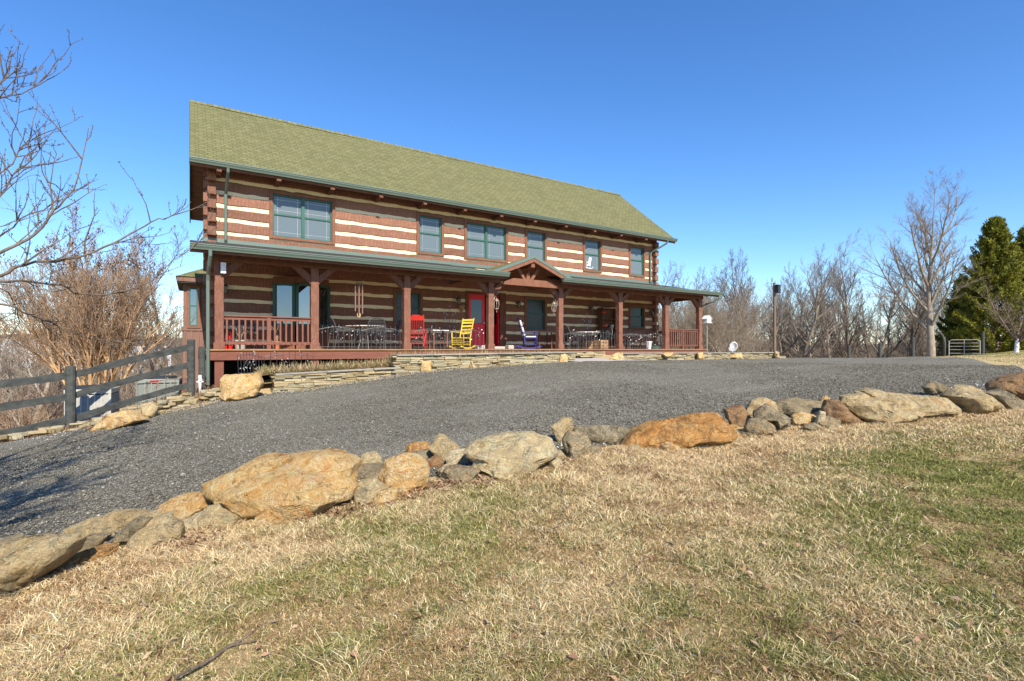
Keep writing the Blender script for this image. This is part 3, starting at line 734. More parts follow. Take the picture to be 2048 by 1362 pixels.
ro.box(ex0,.44,ey0,ey1,2.03,2.17); ro.build('bay_fascia',M['gray_wood'],sbo)
MB().box(ex0+.03,.43,ey0+.03,ey1-.03,1.99,2.028).build('bay_soffit',M['fence'],sbo)
me=bpy.data.meshes.new('bay_roof'); vs=[(ex0-.03,ey0-.03,2.172),(.445,ey0-.03,2.172),(.445,18.98,2.6),(.445,20.1,2.6),(.445,ey1+.03,2.172),(ex0-.03,ey1+.03,2.172)]
me.from_pydata(vs,[],[(0,1,2),(0,2,3,5),(5,3,4),(0,5,4,1)]); uv=me.uv_layers.new(name='UVMap')
for l in me.loops:
    v=vs[l.vertex_index]; uv.data[l.index].uv=(v[0]*1.0+v[1]*.3,(v[2]-2.1)*1.6)
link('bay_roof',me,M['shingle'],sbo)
# ================================================================== GROUND, DRIVE
def grid_coords(a,b,near,step,growth=1.16):
    out=[0.0]; s=step
    while out[-1]<b: 
        out.append(out[-1]+s); s = step if out[-1]<near else s*growth
    neg=[0.0]; s=step
    while neg[-1]>a:
        neg.append(neg[-1]-s); s = step if neg[-1]>-near*.6 else s*growth
    return np.array(neg[:0:-1]+out)
gx=grid_coords(-2600,3000,42,.45); gy=grid_coords(-300,3000,34,.45)
GXX,GYY=np.meshgrid(gx,gy); GZZ=terrain(GXX,GYY)
GZZ=GZZ+(vnoise(GXX,GYY,.9,3)-.5)*.05*(np.hypot(GXX,GYY)<60)
V=np.stack([GXX,GYY,GZZ],-1).reshape(-1,3); nx,ny=len(gx),len(gy)
I=np.arange(nx*ny).reshape(ny,nx)
Fq=np.stack([I[:-1,:-1],I[:-1,1:],I[1:,1:],I[1:,:-1]],-1).reshape(-1,4)
ground=structure(np_mesh('ground',V,Fq,4,M['ground'],smooth=True),'winter turf and rolling brown land')
NEAR=[(-16,8.5),(-8,6.8),(-4,5.5),(-1,4.8),(2.2,4.45),(5.4,3.8),(9.65,2.5),(12,2.4),(15.2,3.45),(20,5.3),(29,9),(33,11.6),(37,15)]
FAR=[(-16,8.6),(-8,10.1),(-2.75,12.1),(-1.45,12.6),(.6,13.35),(1.6,13.42),(8,13.5),(9.5,13.7),(13,13.9),(24,13.7),(30,14.2),(37,15.2)]
def yn(x): return np.interp(x,[p[0] for p in NEAR],[p[1] for p in NEAR])
def yf(x): return np.interp(x,[p[0] for p in FAR],[p[1] for p in FAR])
dx=np.linspace(-16,37,240); t=np.linspace(0,1,46)
DX=np.repeat(dx[None],46,0); e=(vnoise(DX,DX*0,1.3,5)-.5)*.35
A0=yn(DX)+e; B0=yf(DX)+(vnoise(DX,DX*0+9,1.1,6)-.5)*.3; DY=A0+(B0-A0)*t[:,None]
DZ=terrain(DX,DY)+.035+(vnoise(DX,DY,.7,8)-.5)*.03
edge=np.minimum(t,1-t)[:,None]; DZ=DZ-.05*(1-np.clip(edge/.04,0,1))
Vd=np.stack([DX,DY,DZ],-1).reshape(-1,3); I=np.arange(46*240).reshape(46,240)
Fd=np.stack([I[:-1,:-1],I[:-1,1:],I[1:,1:],I[1:,:-1]],-1).reshape(-1,4)
structure(np_mesh('driveway',Vd,Fd,4,M['gravel'],smooth=True),'grey gravel driveway sweeping past the house')
def dz(x,y): return tz(x,y)+.035
# pale stone path up to the porch opening
pv=[];pf=[]
xs=np.linspace(10.6,13.7,14)
for i,x in enumerate(xs):
    for j,y in enumerate((12.7+.25*math.sin(i),13.3,13.9,14.88)): pv.append((x,y,tz(x,min(y,13.6))+.05+.02*j+rnd.uniform(-.004,.004)))
for i in range(13):
    for j in range(3): pf.append((i*4+j,(i+1)*4+j,(i+1)*4+j+1,i*4+j+1))
structure(MB().add(pv,pf).build('path',M['concrete']),'pale stone path to the porch')
# loose gravel stones
def scatter_stones(n,region,size,cols,name,label):
    P=[];c=[]
    oct_=np.array([(1,0,0),(-1,0,0),(0,1,0),(0,-1,0),(0,0,1),(0,0,-1)],float)
    of=np.array([(0,2,4),(2,1,4),(1,3,4),(3,0,4),(2,0,5),(1,2,5),(3,1,5),(0,3,5)])
    X,Y=region(n); n=len(X); Z=terrain(X,Y)+.04
    s=size*NP.lognormal(0,.35,n)
    sc=np.stack([s*NP.uniform(.7,1.4,n),s*NP.uniform(.7,1.4,n),s*NP.uniform(.4,.8,n)],-1)
    a=NP.uniform(0,6.28,n); V=oct_[None]*sc[:,None]*NP.uniform(.7,1.2,(n,6,1))
    V[...,2]+=V[...,0]*NP.uniform(-.5,.5,n)[:,None]
    x=V[...,0]*np.cos(a)[:,None]-V[...,1]*np.sin(a)[:,None]; y=V[...,0]*np.sin(a)[:,None]+V[...,1]*np.cos(a)[:,None]
    V=np.stack([x+X[:,None],y+Y[:,None],V[...,2]+Z[:,None]],-1).reshape(-1,3)
    Fi=(of[None]+6*np.arange(n)[:,None,None]).reshape(-1,3)
    cc=np.array(cols)[NP.choice(len(cols),n,p=None)]*NP.uniform(.6,1.2,(n,1)); cc=np.repeat(cc,6,0)
    o=np_mesh(name,V,Fi,3,M['pebble'],col=cc); tag(o,label,'gravel',kind='stuff')
def reg_drive(n):
    X=NP.uniform(-6,16,n); tt=NP.beta(.75,1.0,n); Y=yn(X)+.05+(yf(X)-yn(X)-.1)*tt; return X,Y
gcol=[(0.091,0.081,0.059),(0.143,0.127,0.093),(0.182,0.163,0.120),(0.234,0.210,0.155),(0.130,0.117,0.085),(0.156,0.140,0.103),(0.195,0.175,0.129),(0.143,0.127,0.095),(0.221,0.197,0.148),(0.117,0.105,0.078),(0.260,0.235,0.177),(0.156,0.140,0.103),(.33,.31,.26)]
scatter_stones(130000,reg_drive,.0095,gcol,'loose_gravel','loose grey gravel lying over the driveway')
def reg_edge(n):
    X=NP.uniform(-6,12,n); side=NP.random(n)<.62; off=np.abs(NP.normal(0,.28,n))
    Y=np.where(side,yn(X)+.1+off,yf(X)-off*1.2); return X,Y
scatter_stones(11000,reg_edge,.011,[(.42,.40,.37),(.55,.53,.49),(.26,.245,.22),(.17,.16,.15),(.14,.135,.125)],'pale_gravel','paler gravel gathered along the driveway edges')

# ================================================================== BOULDERS
BST='boulders and stones edging the driveway'
def boulder(poly, mat, label, dfix=None, thick=None, name='boulder', group=BST, seed=0, rough=1.0, flat=.62, sink=.06, front=None):
    if group==BST and max(p[0] for p in poly)-min(p[0] for p in poly)<110:
        mx=sum(p[0] for p in poly)/len(poly); yb=max(p[1] for p in poly); poly=[(mx+(x-mx)*1.14,yb+(y-yb)*1.2) for x,y in poly]
    xs=[p[0] for p in poly]; ys=[p[1] for p in poly]
    cx=(min(xs)+max(xs))/2; cy=(min(ys)+max(ys))/2; w=max(xs)-min(xs); h=max(ys)-min(ys)
    if dfix is None:
        # ground contact below the centre of the bottom edge
        bx=[p for p in poly if p[1]>max(ys)-.25*h]; bxm=sum(p[0] for p in bx)/len(bx)
        _,d0=hit(min(max(bxm,-80),2130),max(ys)-1)
    else: d0=dfix
    W=w/F*d0; Hh=h/F*d0
    T=thick if thick else min(max(.75*min(W,Hh*1.9),.12),.6*W+.1)
    d=d0+T*.16
    c=at_d(cx,cy,d)
    rr=random.Random(seed+int(cx)*7+int(cy))
    bm=bmesh.new(); bmesh.ops.create_icosphere(bm,subdivisions=6 if w>200 else (5 if w>45 else 4),radius=1)
    # polar outline
    pp=[((x-cx)/F*d,-(y-cy)/F*d) for x,y in poly]
    def rad(t):
        ct,st=math.cos(t),math.sin(t); best=0
        for (x1,y1),(x2,y2) in zip(pp,pp[1:]+pp[:1]):
            ex,ey=x2-x1,y2-y1; den=ct*ey-st*ex
            if abs(den)<1e-9: continue
            s=(x1*ey-y1*ex)/den; u=(x1*st-y1*ct)/den
            if s>0 and -1e-6<=u<=1+1e-6: best=max(best,s)
        return best or .5*min(W,Hh)
    tab=[rad(2*math.pi*k/720) for k in range(720)]
    tilt=rr.uniform(-.25,.25); lean=rr.uniform(.1,.45)
    off=Vector((rr.uniform(0,50),rr.uniform(0,50),rr.uniform(0,50)))
    planes=[]
    for k in range(14):
        n=Vector((rr.uniform(-1,1),rr.uniform(-1,.3),rr.uniform(-.3,1))).normalized(); planes.append((n,rr.uniform(.52,.82)))
    s0=max(W,Hh)
    for v in bm.verts:
        a,b,z=v.co   # a: across, b: depth, z: up
        p=Vector((a,b,z))
        for n,o in planes:
            e=p.dot(n)-o
            if e>0 and abs(n.y)>.42:
                nb=p.y-e/n.y*.95; p.y=min(nb,.42*b) if b<0 else max(nb,.42*b)
        a,b,z=p
        rho=math.hypot(a,z); th=math.atan2(z,a)
        k=int((th%(2*math.pi))/(2*math.pi)*720)%720
        f=min(1,rho)**.62 if rho>0 else 0
        r0=tab[k]*f
        x=r0*math.cos(th); zz=r0*math.sin(th)
        y=b*T*.55+zz*lean*(T/max(Hh,.05))*.55+x*tilt*.4
        q=Vector((x,y,zz)); nz=0
        for fr,am in ((2.4,.055),(6.5,.035)):
            pq=q*(fr/s0)+off; cp=mnoise.voronoi(pq)[1][0]; hd=mnoise.noise_vector(cp*7.3); nz+=max(-.5,min(.5,(pq-cp).dot(hd)))*am
        nz+=mnoise.noise(q*(2.2/s0)*1.6+off)*.03+mnoise.noise(q*(7/s0)+off)*.016+mnoise.noise(q*(19/s0)+off)*.011-abs(mnoise.noise(Vector((q.x*.6,q.y*.6,q.z*1.6))*(5/s0)-off))*.03
        dirn=Vector((x*.35,y*1.2,zz*.35)); 
        if dirn.length>1e-6: q+=dirn.normalized()*nz*s0*.75*rough
        v.co=q
    bmesh.ops.recalc_face_normals(bm,faces=bm.faces)
    # local frame (across, depth, up) turned to the world
    bm.transform(Matrix.Rotation(-YAW,4,'Z'))
    me=bpy.data.meshes.new(name); bm.to_mesh(me); bm.free()
    o=link(name,me,mat,smooth=True); 
    try:
        me.set_sharp_from_angle(angle=R(30))
    except Exception: pass
    o.location=c+Vector((0,0,.03 if w<70 else -.015))
    return tag(o,label,'boulder' if w>70 else 'stone',group)
O,T_,G,S,B,P_,U=(M[k] for k in ('st_orange','st_tan','st_grey','st_slab','st_brown','st_pale','st_rust'))
BL=[
 ([(-60,1095),(0,1079),(82,1066),(148,1069),(149,1079),(131,1106),(96,1139),(40,1172),(-10,1192),(-60,1200)],T_,'large flat-faced tan boulder cut off at the left picture edge'),
 ([(123,1055),(175,1035),(227,1020),(262,1024),(318,1025),(318,1038),(287,1051),(235,1075),(148,1070)],T_,'long thin greyish tan slab lying on top near the left end of the row'),
 ([(139,1098),(153,1079),(191,1073),(205,1077),(191,1095),(164,1110),(142,1112)],G,'small yellow grey stone tucked under the long thin slab'),
 ([(123,1125),(153,1109),(191,1098),(216,1098),(213,1112),(153,1140),(123,1140)],U,'flat rust coloured stone sunk among leaves below the long slab'),
 ([(232,1098),(246,1070),(269,1054),(290,1057),(278,1095),(243,1105)],G,'rounded mossy grey stone leaning on a tan block by the leaves'),
 ([(269,1065),(298,1046),(323,1039),(358,1051),(358,1076),(342,1092),(295,1098),(273,1087)],T_,'blocky tan stone with a white chip, below the pinkish slab'),
 ([(318,1018),(355,999),(383,994),(418,997),(424,1013),(388,1035),(355,1047),(325,1040)],O,'pinkish tan slab resting on top left of the biggest boulder'),
 ([(358,1046),(405,1024),(423,1024),(412,1051),(399,1062),(364,1060)],P_,'small pale wedge stone between the pinkish slab and the leaves'),
 ([(402,1049),(410,1029),(446,1022),(450,1037),(430,1058),(407,1063)],T_,'small ochre stone second left of the biggest boulder foot'),
 ([(426,1052),(446,1024),(465,1027),(484,1040),(467,1057),(437,1060)],T_,'rounded tan stone touching the lower left corner of the biggest boulder'),
 ([(398,964),(451,941),(487,921),(512,910),(563,910),(634,906),(665,908),(713,927),(702,951),(713,972),(708,992),(665,1007),(588,1034),(532,1046),(497,1044),(471,1018),(444,1008),(408,990)],O,'biggest boulder of the row, orange tan with pale veins'),
 ([(696,933),(764,935),(766,952),(720,966),(710,962),(698,952)],G,'square-edged grey block wedged right of the biggest boulder'),
 ([(721,936),(726,918),(746,913),(761,924),(762,938)],T_,'small peaked tan stone standing behind the square grey block'),
 ([(709,982),(720,967),(748,962),(771,980),(758,994),(723,1012),(712,1000)],T_,'small tan stone in the grass right of the biggest boulder'),
 ([(764,952),(776,929),(804,917),(832,921),(850,936),(853,954),(848,972),(820,990),(791,992),(766,974)],O,'round mottled orange and grey boulder right of the square block'),
 ([(813,912),(815,900),(828,895),(853,895),(861,909),(841,920),(815,919)],U,'small brown stone on the gravel behind the mottled round boulder'),
 ([(828,912),(861,906),(876,919),(848,926),(831,921)],S,'small blue grey stone between brown stone and peaked stone'),
 ([(861,906),(879,882),(889,885),(917,906),(912,916),(889,929),(876,922)],T_,'grey peaked stone with an orange base left of the pale white stone'),
 ([(892,926),(902,912),(930,909),(937,922),(932,937),(899,937)],P_,'small whitish ribbed stone left of the big pale tan boulder'),
 ([(848,930),(874,922),(886,932),(882,944),(856,940)],B,'small dark brown stone right of the mottled round boulder'),
 ([(891,944),(897,936),(942,938),(955,945),(937,967),(917,970),(904,964)],G,'blunt grey brown stone in the grass below the whitish stone'),
 ([(926,899),(945,884),(973,873),(1013,865),(1067,863),(1100,876),(1119,899),(1115,909),(1085,924),(1059,941),(1021,954),(978,949),(942,934),(947,917),(930,909)],M['st_gold'],'big oval pale tan boulder in the middle of the row'),
 ([(1104,864),(1128,849),(1143,849),(1146,869),(1133,888),(1117,891)],T_,'upright yellowish stone between the pale oval boulder and the slate slab'),
 ([(1145,856),(1153,849),(1191,848),(1237,849),(1275,859),(1270,871),(1250,885),(1186,893),(1171,887),(1146,869)],S,'long layered greenish grey slate slab lying on top'),
 ([(1126,891),(1140,876),(1173,886),(1180,902),(1166,914),(1143,925),(1133,914)],S,'dark grey angular stone under the left end of the slate slab'),
 ([(1235,899),(1271,856),(1306,841),(1362,836),(1398,826),(1436,826),(1459,846),(1476,868),(1464,878),(1372,887),(1271,902)],U,'long low rust orange boulder right of the slate slab'),
 ([(1455,831),(1481,823),(1489,827),(1503,849),(1494,862),(1466,862),(1457,846)],B,'brown square-topped stone right of the rust orange boulder'),
 ([(1494,831),(1507,813),(1532,808),(1550,816),(1550,830),(1524,846),(1502,850)],T_,'rounded beige stone behind the grey wedge stone'),
 ([(1512,834),(1535,821),(1573,844),(1573,858),(1547,866),(1540,851),(1512,849)],S,'blue grey wedge stone in front of the rounded beige stone'),
 ([(1494,864),(1502,849),(1525,846),(1544,859),(1546,870),(1497,877)],G,'speckled rounded cobble in the grass below the grey wedge'),
 ([(1551,818),(1560,808),(1601,802),(1639,807),(1642,817),(1608,830),(1580,843),(1552,830)],G,'wide grey boulder with an orange top above the small orange cobble'),
 ([(1587,840),(1601,832),(1618,836),(1623,848),(1611,854),(1588,854)],O,'small orange cobble under the wide grey boulder'),
 ([(1625,832),(1652,803),(1661,806),(1654,830),(1636,836)],O,'orange flake stone behind the brown leaning stone'),
 ([(1632,857),(1641,831),(1650,834),(1647,853)],P_,'thin pale upright shard in front of the brown leaning stone'),
 ([(1649,853),(1652,823),(1662,806),(1677,806),(1702,831),(1716,844),(1692,853)],B,'brown leaning stone left of the largest right hand boulder'),
 ([(1676,804),(1682,788),(1755,776),(1775,783),(1839,788),(1901,794),(1923,815),(1915,824),(1819,832),(1769,845),(1729,846),(1706,831)],T_,'largest right hand boulder, long with a grey left face and brown flank'),
 ([(1855,782),(1869,771),(1905,786),(1899,797),(1879,795),(1861,793)],G,'small sharp grey stone behind the largest right hand boulder'),
 ([(1899,794),(1923,779),(1949,778),(1982,801),(1997,816),(1978,823),(1929,825),(1919,812)],T_,'olive tan slanting boulder near the right picture edge'),
 ([(1976,789),(2008,783),(2048,807),(2060,819),(2004,818),(1990,802)],S,'greenish grey slanting stone at the right picture edge'),
 ([(1988,780),(1992,768),(2018,752),(2048,743),(2100,735),(2115,770),(2110,803),(2048,808),(2018,794),(1994,788)],B,'dark brown boulder cut off by the right picture edge'),
]
for i,(poly,mat,lab) in enumerate(BL):
    boulder(poly,mat,lab,seed=i+(50 if i in (10,25) else 0))
for poly,mat,lab,th in (
 ([(188,859),(219,826),(246,820),(273,829),(285,838),(246,856),(197,863)],O,'flat-topped golden boulder across the drive beside the fence post',.7),
 ([(277,829),(279,812),(301,805),(317,818),(309,836),(290,840)],T_,'round tan boulder right of the flat-topped golden one',.3),
 ([(437,757),(448,747),(514,745),(524,766),(511,792),(462,804),(443,790)],O,'great squared orange boulder under the porch corner',.75)):
    boulder(poly,mat,lab,thick=th,group='boulders along the house side of the drive')
# small filler stones wedged between the big ones
fl_src=[]
for i,mt_ in enumerate((T_,G,O,M['st_gold'])):
    fl_src.append(boulder([(0,0),(22,-16),(48,-14),(60,4),(50,22),(14,24)],mt_,'small filler stone wedged into a gap of the boulder row',dfix=4.5,thick=.22,name='stone',group='filler stones in gaps of the boulder row',seed=300+i))
for i in range(46):
    x=rnd.uniform(-1.6,9.4); y=float(yn(x))-rnd.uniform(-.05,.42); src=fl_src[i%4]
    o=src if i<4 else src.copy()
    if i>=4: COL.objects.link(o)
    s=rnd.uniform(.45,1.0); o.location=(x,y,tz(x,y)+.04*s); o.scale=(s*rnd.uniform(.8,1.3),s*rnd.uniform(.8,1.3),s*rnd.uniform(.8,1.2)); o.rotation_euler=(rnd.uniform(-.4,.4),rnd.uniform(-.4,.4),rnd.uniform(0,6.28))
# boulders built into the dry stone walls
for poly,mat,lab,YY in (
 ([(842,750),(843,724),(862,723),(863,749)],O,'upright orange block set into the raised flagstone wall',13.40),
 ([(939,741),(942,722),(953,736),(953,742)],T_,'triangular tan stone set in the raised flagstone wall',13.38),
 ([(1117,731),(1121,711),(1131,709),(1136,716),(1134,731)],O,'rounded golden stone ending the raised wall at the path',13.35),
 ([(1218,722),(1226,709),(1238,706),(1240,724)],O,'golden stone beside the path opening, left of a pair',13.45),
 ([(1230,725),(1235,707),(1246,706),(1249,724)],T_,'tan upright stone beside the path opening, right of a pair',13.40),
 ([(1325,710),(1330,706),(1347,706),(1343,715),(1331,717)],O,'flat orange stone set high in the straight flagstone wall',13.42),
 ([(1394,720),(1395,707),(1406,706),(1407,720)],O,'upright orange stone in the straight wall below the last post',13.42),
 ([(1457,717),(1470,708),(1483,707),(1485,718)],O,'rounded golden stone in the straight wall below the dish',13.42),
 ([(1549,719),(1550,704),(1557,704),(1557,719)],T_,'narrow upright stone at the far end of the straight wall',13.42)):
    cx=sum(p[0] for p in poly)/len(poly); u=(cx-CX)/F; d=YY/(FW.y+RT.y*u)
    boulder(poly,mat,lab,dfix=d-.12,thick=.3,group='accent stones set in the flagstone walls',rough=.6)

# ================================================================== DRY STONE WALLS
def stone_wall(name,label,pts_base,top_fn,yface,depth=.4,cap=True,th=.052):
    """pts_base: x range; wall face follows yface(x); courses of thin flagstones up to top_fn(x)"""
    x0,x1=pts_base; mb=MB(); zmin=min(tz(x0,yface(x0)),tz(x1,yface(x1)))-.12; zmax=max(top_fn(x0),top_fn(x1),top_fn((x0+x1)/2))
    z=zmin
    while z<zmax:
        h=th*rnd.uniform(.6,1.35); x=x0+rnd.uniform(-.12,0)
        while x<x1:
            w=rnd.uniform(.12,.52); xe=min(x+w,x1+rnd.uniform(0,.02)); xm=(x+xe)/2
            gz=tz(xm,yface(xm)-.1)-.1; tp=top_fn(xm)
            if z+h>gz and z<tp-.05 and xe-x>.04:
                hh=min(h,tp-.045-z) 
                if hh>.012:
                    y=yface(xm)+rnd.uniform(-.035,.04); tl=rnd.uniform(-.012,.012)
                    vs=[]
                    for zz in (z+.002,z+hh-.005):
                        for (xx,yy) in ((x+.003,y+rnd.uniform(-.015,.015)),(xe-.004,y+rnd.uniform(-.015,.015)),(xe-.004,y+depth),(x+.003,y+depth)):
                            vs.append((xx+rnd.uniform(-.006,.006),yy,zz+tl*(xx-xm)/max(w,.1)+rnd.uniform(-.004,.004)))
                    mb.add(vs,[(0,3,2,1),(4,5,6,7),(0,1,5,4),(1,2,6,5),(2,3,7,6),(3,0,4,7)])
            x=xe
        z+=h
    o=mb.build(name,M['flag'],None,bevel=.006); tag(o,label,'stone wall')
    cb=MB(); 
    n=max(2,int((x1-x0)/.9)); xs=[x0+(x1-x0)*k/n for k in range(n+1)]
    core=MB()
    for k in range(24):
        a=x0+(x1-x0)*k/24+.01; b=x0+(x1-x0)*(k+1)/24-.01; m=(a+b)/2
        core.box(a,b,yface(m)+.09,yface(m)+depth-.03,zmin,top_fn(m)-.06)
    core.build('wall_core',M['dark'],o)
    if cap:
        for a,b in zip(xs[:-1],xs[1:]):
            a2=a+.006;b2=b-.006; ya,yb=yface(a),yface(b); j=rnd.uniform(-.03,.03)
            za,zb=top_fn(a)-.043,top_fn(b)-.043
            cb.add([(a2,ya-.05+j,za),(b2,yb-.05+j,zb),(b2,yb+depth+.03,zb),(a2,ya+depth+.03,za),(a2,ya-.05+j,za+.04),(b2,yb-.05+j,zb+.04),(b2,yb+depth+.03,zb+.04),(a2,ya+depth+.03,za+.04)],
               [(0,3,2,1),(4,5,6,7),(0,1,5,4),(1,2,6,5),(2,3,7,6),(3,0,4,7)])
        cb.build('wall_cap',M['cap'],o,bevel=.008)
    return o
def lin(pts):
    xs=[p[0] for p in pts]; zs=[p[1] for p in pts]
    return lambda x: float(np.interp(x,xs,zs))
stone_wall('garden_wall','low flagstone garden wall rising from the squared orange boulder',(1.75,5.35),lin([(1.7,-.60),(5.4,-.475)]),lambda x:13.55)
stone_wall('garden_wall','raised pale flagstone wall curving along the middle of the porch',(4.75,11.0),lin([(4.7,-.15),(8,-.115),(11,-.09)]),lambda x:13.45-.12*math.sin((x-4.75)/6.25*math.pi))
stone_wall('garden_wall','shaded recessed flagstone wall behind the porch path',(10.7,13.6),lin([(10,-.05),(14,-.05)]),lambda x:14.84,depth=.05,cap=False)
stone_wall('garden_wall','long straight flagstone wall right of the path opening',(13.2,23.2),lin([(13,-.13),(23.3,-.15)]),lambda x:13.55)
stone_wall('garden_wall','short stepped down flagstone end beyond the straight wall',(23.35,24.0),lin([(23,-.29),(25,-.3)]),lambda x:13.6,cap=False)
# planting bed behind the walls (fills up to the porch)
bx=np.linspace(.7,23.3,120); bed_top=np.interp(bx,[.7,1.7,4.7,5.0,10.7,11,13.2,13.5,23.3],[-.75,-.62,-.50,-.3,-.3,-.46,-.46,-.3,-.3])
V=[];Fb=[]
for i,x in enumerate(bx):
    for j,y in enumerate((13.78,14.3,14.86)):
        V.append((x,y,bed_top[i]+(.0 if j==0 else .05)+rnd.uniform(-.03,.03)))
for i in range(119):
    for j in range(2): Fb.append((i*3+j,(i+1)*3+j,(i+1)*3+j+1,i*3+j+1))
structure(MB().add(V,Fb).build('garden_bed',M['ground'],smooth=True),'straw covered planting bed')
# low rubble edging left of the drive
def edging(name,label,pts,h,nst,group=None):
    mb=MB()
    for a,b in zip(pts[:-1],pts[1:]):
        A=Vector((*a,0));B=Vector((*b,0)); L=(B-A).length; d=(B-A).normalized(); nrm=Vector((-d.y,d.x,0))
        for k in range(int(nst*L)):
            c=A.lerp(B,rnd.random())+nrm*rnd.uniform(-.05,.18); w=rnd.uniform(.15,.38); hh=rnd.uniform(.03,.07); dd=rnd.uniform(.1,.22)
            z=tz(c.x,c.y)+rnd.uniform(-.02,h); q=MB()
            pl=[(math.cos(t)*w/2*rnd.uniform(.75,1.1),math.sin(t)*dd/2*rnd.uniform(.75,1.1)) for t in [2*math.pi*m/7 for m in range(7)]]
            q.prism(pl,'z',0,hh).xf(Matrix.Translation((c.x,c.y,z))@Matrix.Rotation(math.atan2(d.y,d.x)+rnd.uniform(-.3,.3),4,'Z')@Matrix.Rotation(rnd.uniform(-.15,.15),4,'X'))
            mb.merge(q)
    o=mb.build(name,M['flag'],None,bevel=.008); return tag(o,label,'stone edging',group)
edging('stone_edging','stacked flat stones edging the drive near the orange boulder',[(-.95,12.85),(-.2,13.15),(.7,13.55)],.22,34)
edging('stone_edging','scattered low flat stones at the drive edge under the fence',[(-5.2,11.3),(-2.9,12.25),(-1.5,12.7)],.12,22)
edging('stone_edging','loose stepping slabs on the bank behind the fence post',[(-5.5,13.4),(-3.6,13.8),(-2.4,14.0)],.08,9)

# ================================================================== FENCES
def fence_post(mb,x,y,z0,z1,r=.085):
    mb.lathe([(r*1.02,0),(r,.3),(r*.97,z1-z0-.02),(r*.9,z1-z0),(0,z1-z0+.004)],12,(x,y,z0))
fp1=at_d(141,857,9.9); fp2=at_d(382,782,12.0)
dirv=(fp1-fp2); fp0=fp1+dirv*1.0; fp0.z=tz(fp0.x,fp0.y); fp00=fp1+dirv*2.0; fp00.z=tz(fp00.x,fp00.y)
fen=thing('rail_fence','dark weathered three rail fence running down from the porch corner','fence',(fp2.x,fp2.y,0))
FO=Vector((fp2.x,fp2.y,0))
posts=[fp2,fp1,fp0,fp00]
for p in posts:
    m=MB(); fence_post(m,p.x-FO.x,p.y-FO.y,tz(p.x,p.y)-.25,p.z+1.21+.0)
    m.build('post',M['fence'],fen,smooth=False,bevel=.008)
side=Vector((FW.x,FW.y,0))*-.0
for a,b in zip(posts[:-1],posts[1:]):
    for hgt in (1.03,.62,.16):
        n=8; mb=MB(); vs=[];fs=[]
        A=a-FO;B=b-FO; d=(B-A); d.z=0; d.normalize(); nr=Vector((-d.y,d.x,0))
        for k in range(n+1):
            p=A.lerp(B,k/n); jz=rnd.uniform(-.012,.012)+.02*math.sin(k/n*math.pi); hw=.068+rnd.uniform(-.008,.008)
            for s,zz in ((-.02,-hw),(.02,-hw),(.02,hw),(-.02,hw)): vs.append(p+nr*(s)+Vector((0,0,hgt+jz+zz)))
        for k in range(n):
            for q in range(4): fs.append((k*4+q,k*4+(q+1)%4,(k+1)*4+(q+1)%4,(k+1)*4+q))
        fs.append((3,2,1,0)); fs.append((n*4,n*4+1,n*4+2,n*4+3)); mb.add(vs,fs)
        mb.build('rail',M['fence'],fen,bevel=.004)
# short stub post and standpipe by the porch corner
p=at_d(404,775,12.5); m=MB(); fence_post(m,0,0,-.3,1.0,.075); o=m.build('stub_post',M['fence'],None); o.location=(p.x,p.y,p.z); tag(o,'dark wooden stub post standing just left of the porch downspout','post')
p=at_d(400,778,12.1); m=MB(); m.tube([(0,0,-.1),(0,0,.33)],.032,10).tube([(-.07,0,.17),(.07,0,.17)],.022,8).tube([(0,-.05,.2),(0,.0,.2)],.02,8).tube([(-.04,-.02,.28),(.05,-.02,.22)],.012,6)
o=m.build('standpipe',M['white'],None,smooth=True); o.location=p; tag(o,'white plastic standpipe with side tap at the porch corner','standpipe')

# ================================================================== AC UNITS
def ac(name,label,loc,rz,w,d,h,mat,badge=False,strip=False):
    t=thing(name,label,'air conditioner',loc,rz,'air conditioning units by the fence')
    m=MB()
    m.box(-w/2+.02,w/2-.02,-d/2+.02,d/2-.02,.04,h-.03); m.build('coil_core',M['acdark'],t)
    m=MB(); pw=.05
    for sx in (-1,1):
        for sy in (-1,1): m.box(min(sx*w/2,sx*(w/2-pw)),max(sx*w/2,sx*(w/2-pw)),min(sy*d/2,sy*(d/2-pw)),max(sy*d/2,sy*(d/2-pw)),.03,h-.02)
    m.box(-w/2-.005,w/2+.005,-d/2-.005,d/2+.005,h-.11,h-.015).box(-w/2-.005,w/2+.005,-d/2-.005,d/2+.005,.0,.05)
    m.build('cabinet',mat,t,bevel=.008)
    lv=MB(); n=int((h-.2)/.024)
    for k in range(n):
        z=.07+k*.024
        for s in (-1,1):
            lv.prism([(s*(d/2-.022),z),(s*(d/2-.004),z),(s*(d/2-.016),z+.015),(s*(d/2-.022),z+.015)],'x',-w/2+pw,w/2-pw)
            lv.prism([(s*(w/2-.022),z),(s*(w/2-.004),z),(s*(w/2-.016),z+.015),(s*(w/2-.022),z+.015)],'y',-d/2+pw,d/2-pw)
    nb=6
    for k in range(1,nb):
        x=-w/2+pw+(w-2*pw)*k/nb; lv.box(x-.012,x+.012,-d/2-.001,-d/2+.02,.05,h-.11)
    lv.build('louvre',mat,t)
    tp=MB(); tp.lathe([(min(w,d)*.45,h-.02),(min(w,d)*.45,h+.03),(min(w,d)*.42,h+.045),(0,h+.05)],24); 
    tp.build('fan_guard',M['acdark'],t)
    if badge: MB().box(-.16,.02,-d/2-.008,-d/2-.003,h-.09,h-.04).build('badge',M['badge'],t)
    if strip: MB().box(-.2,.08,-d/2-.008,-d/2-.003,h-.075,h-.04).build('label_strip',M['blind'],t)
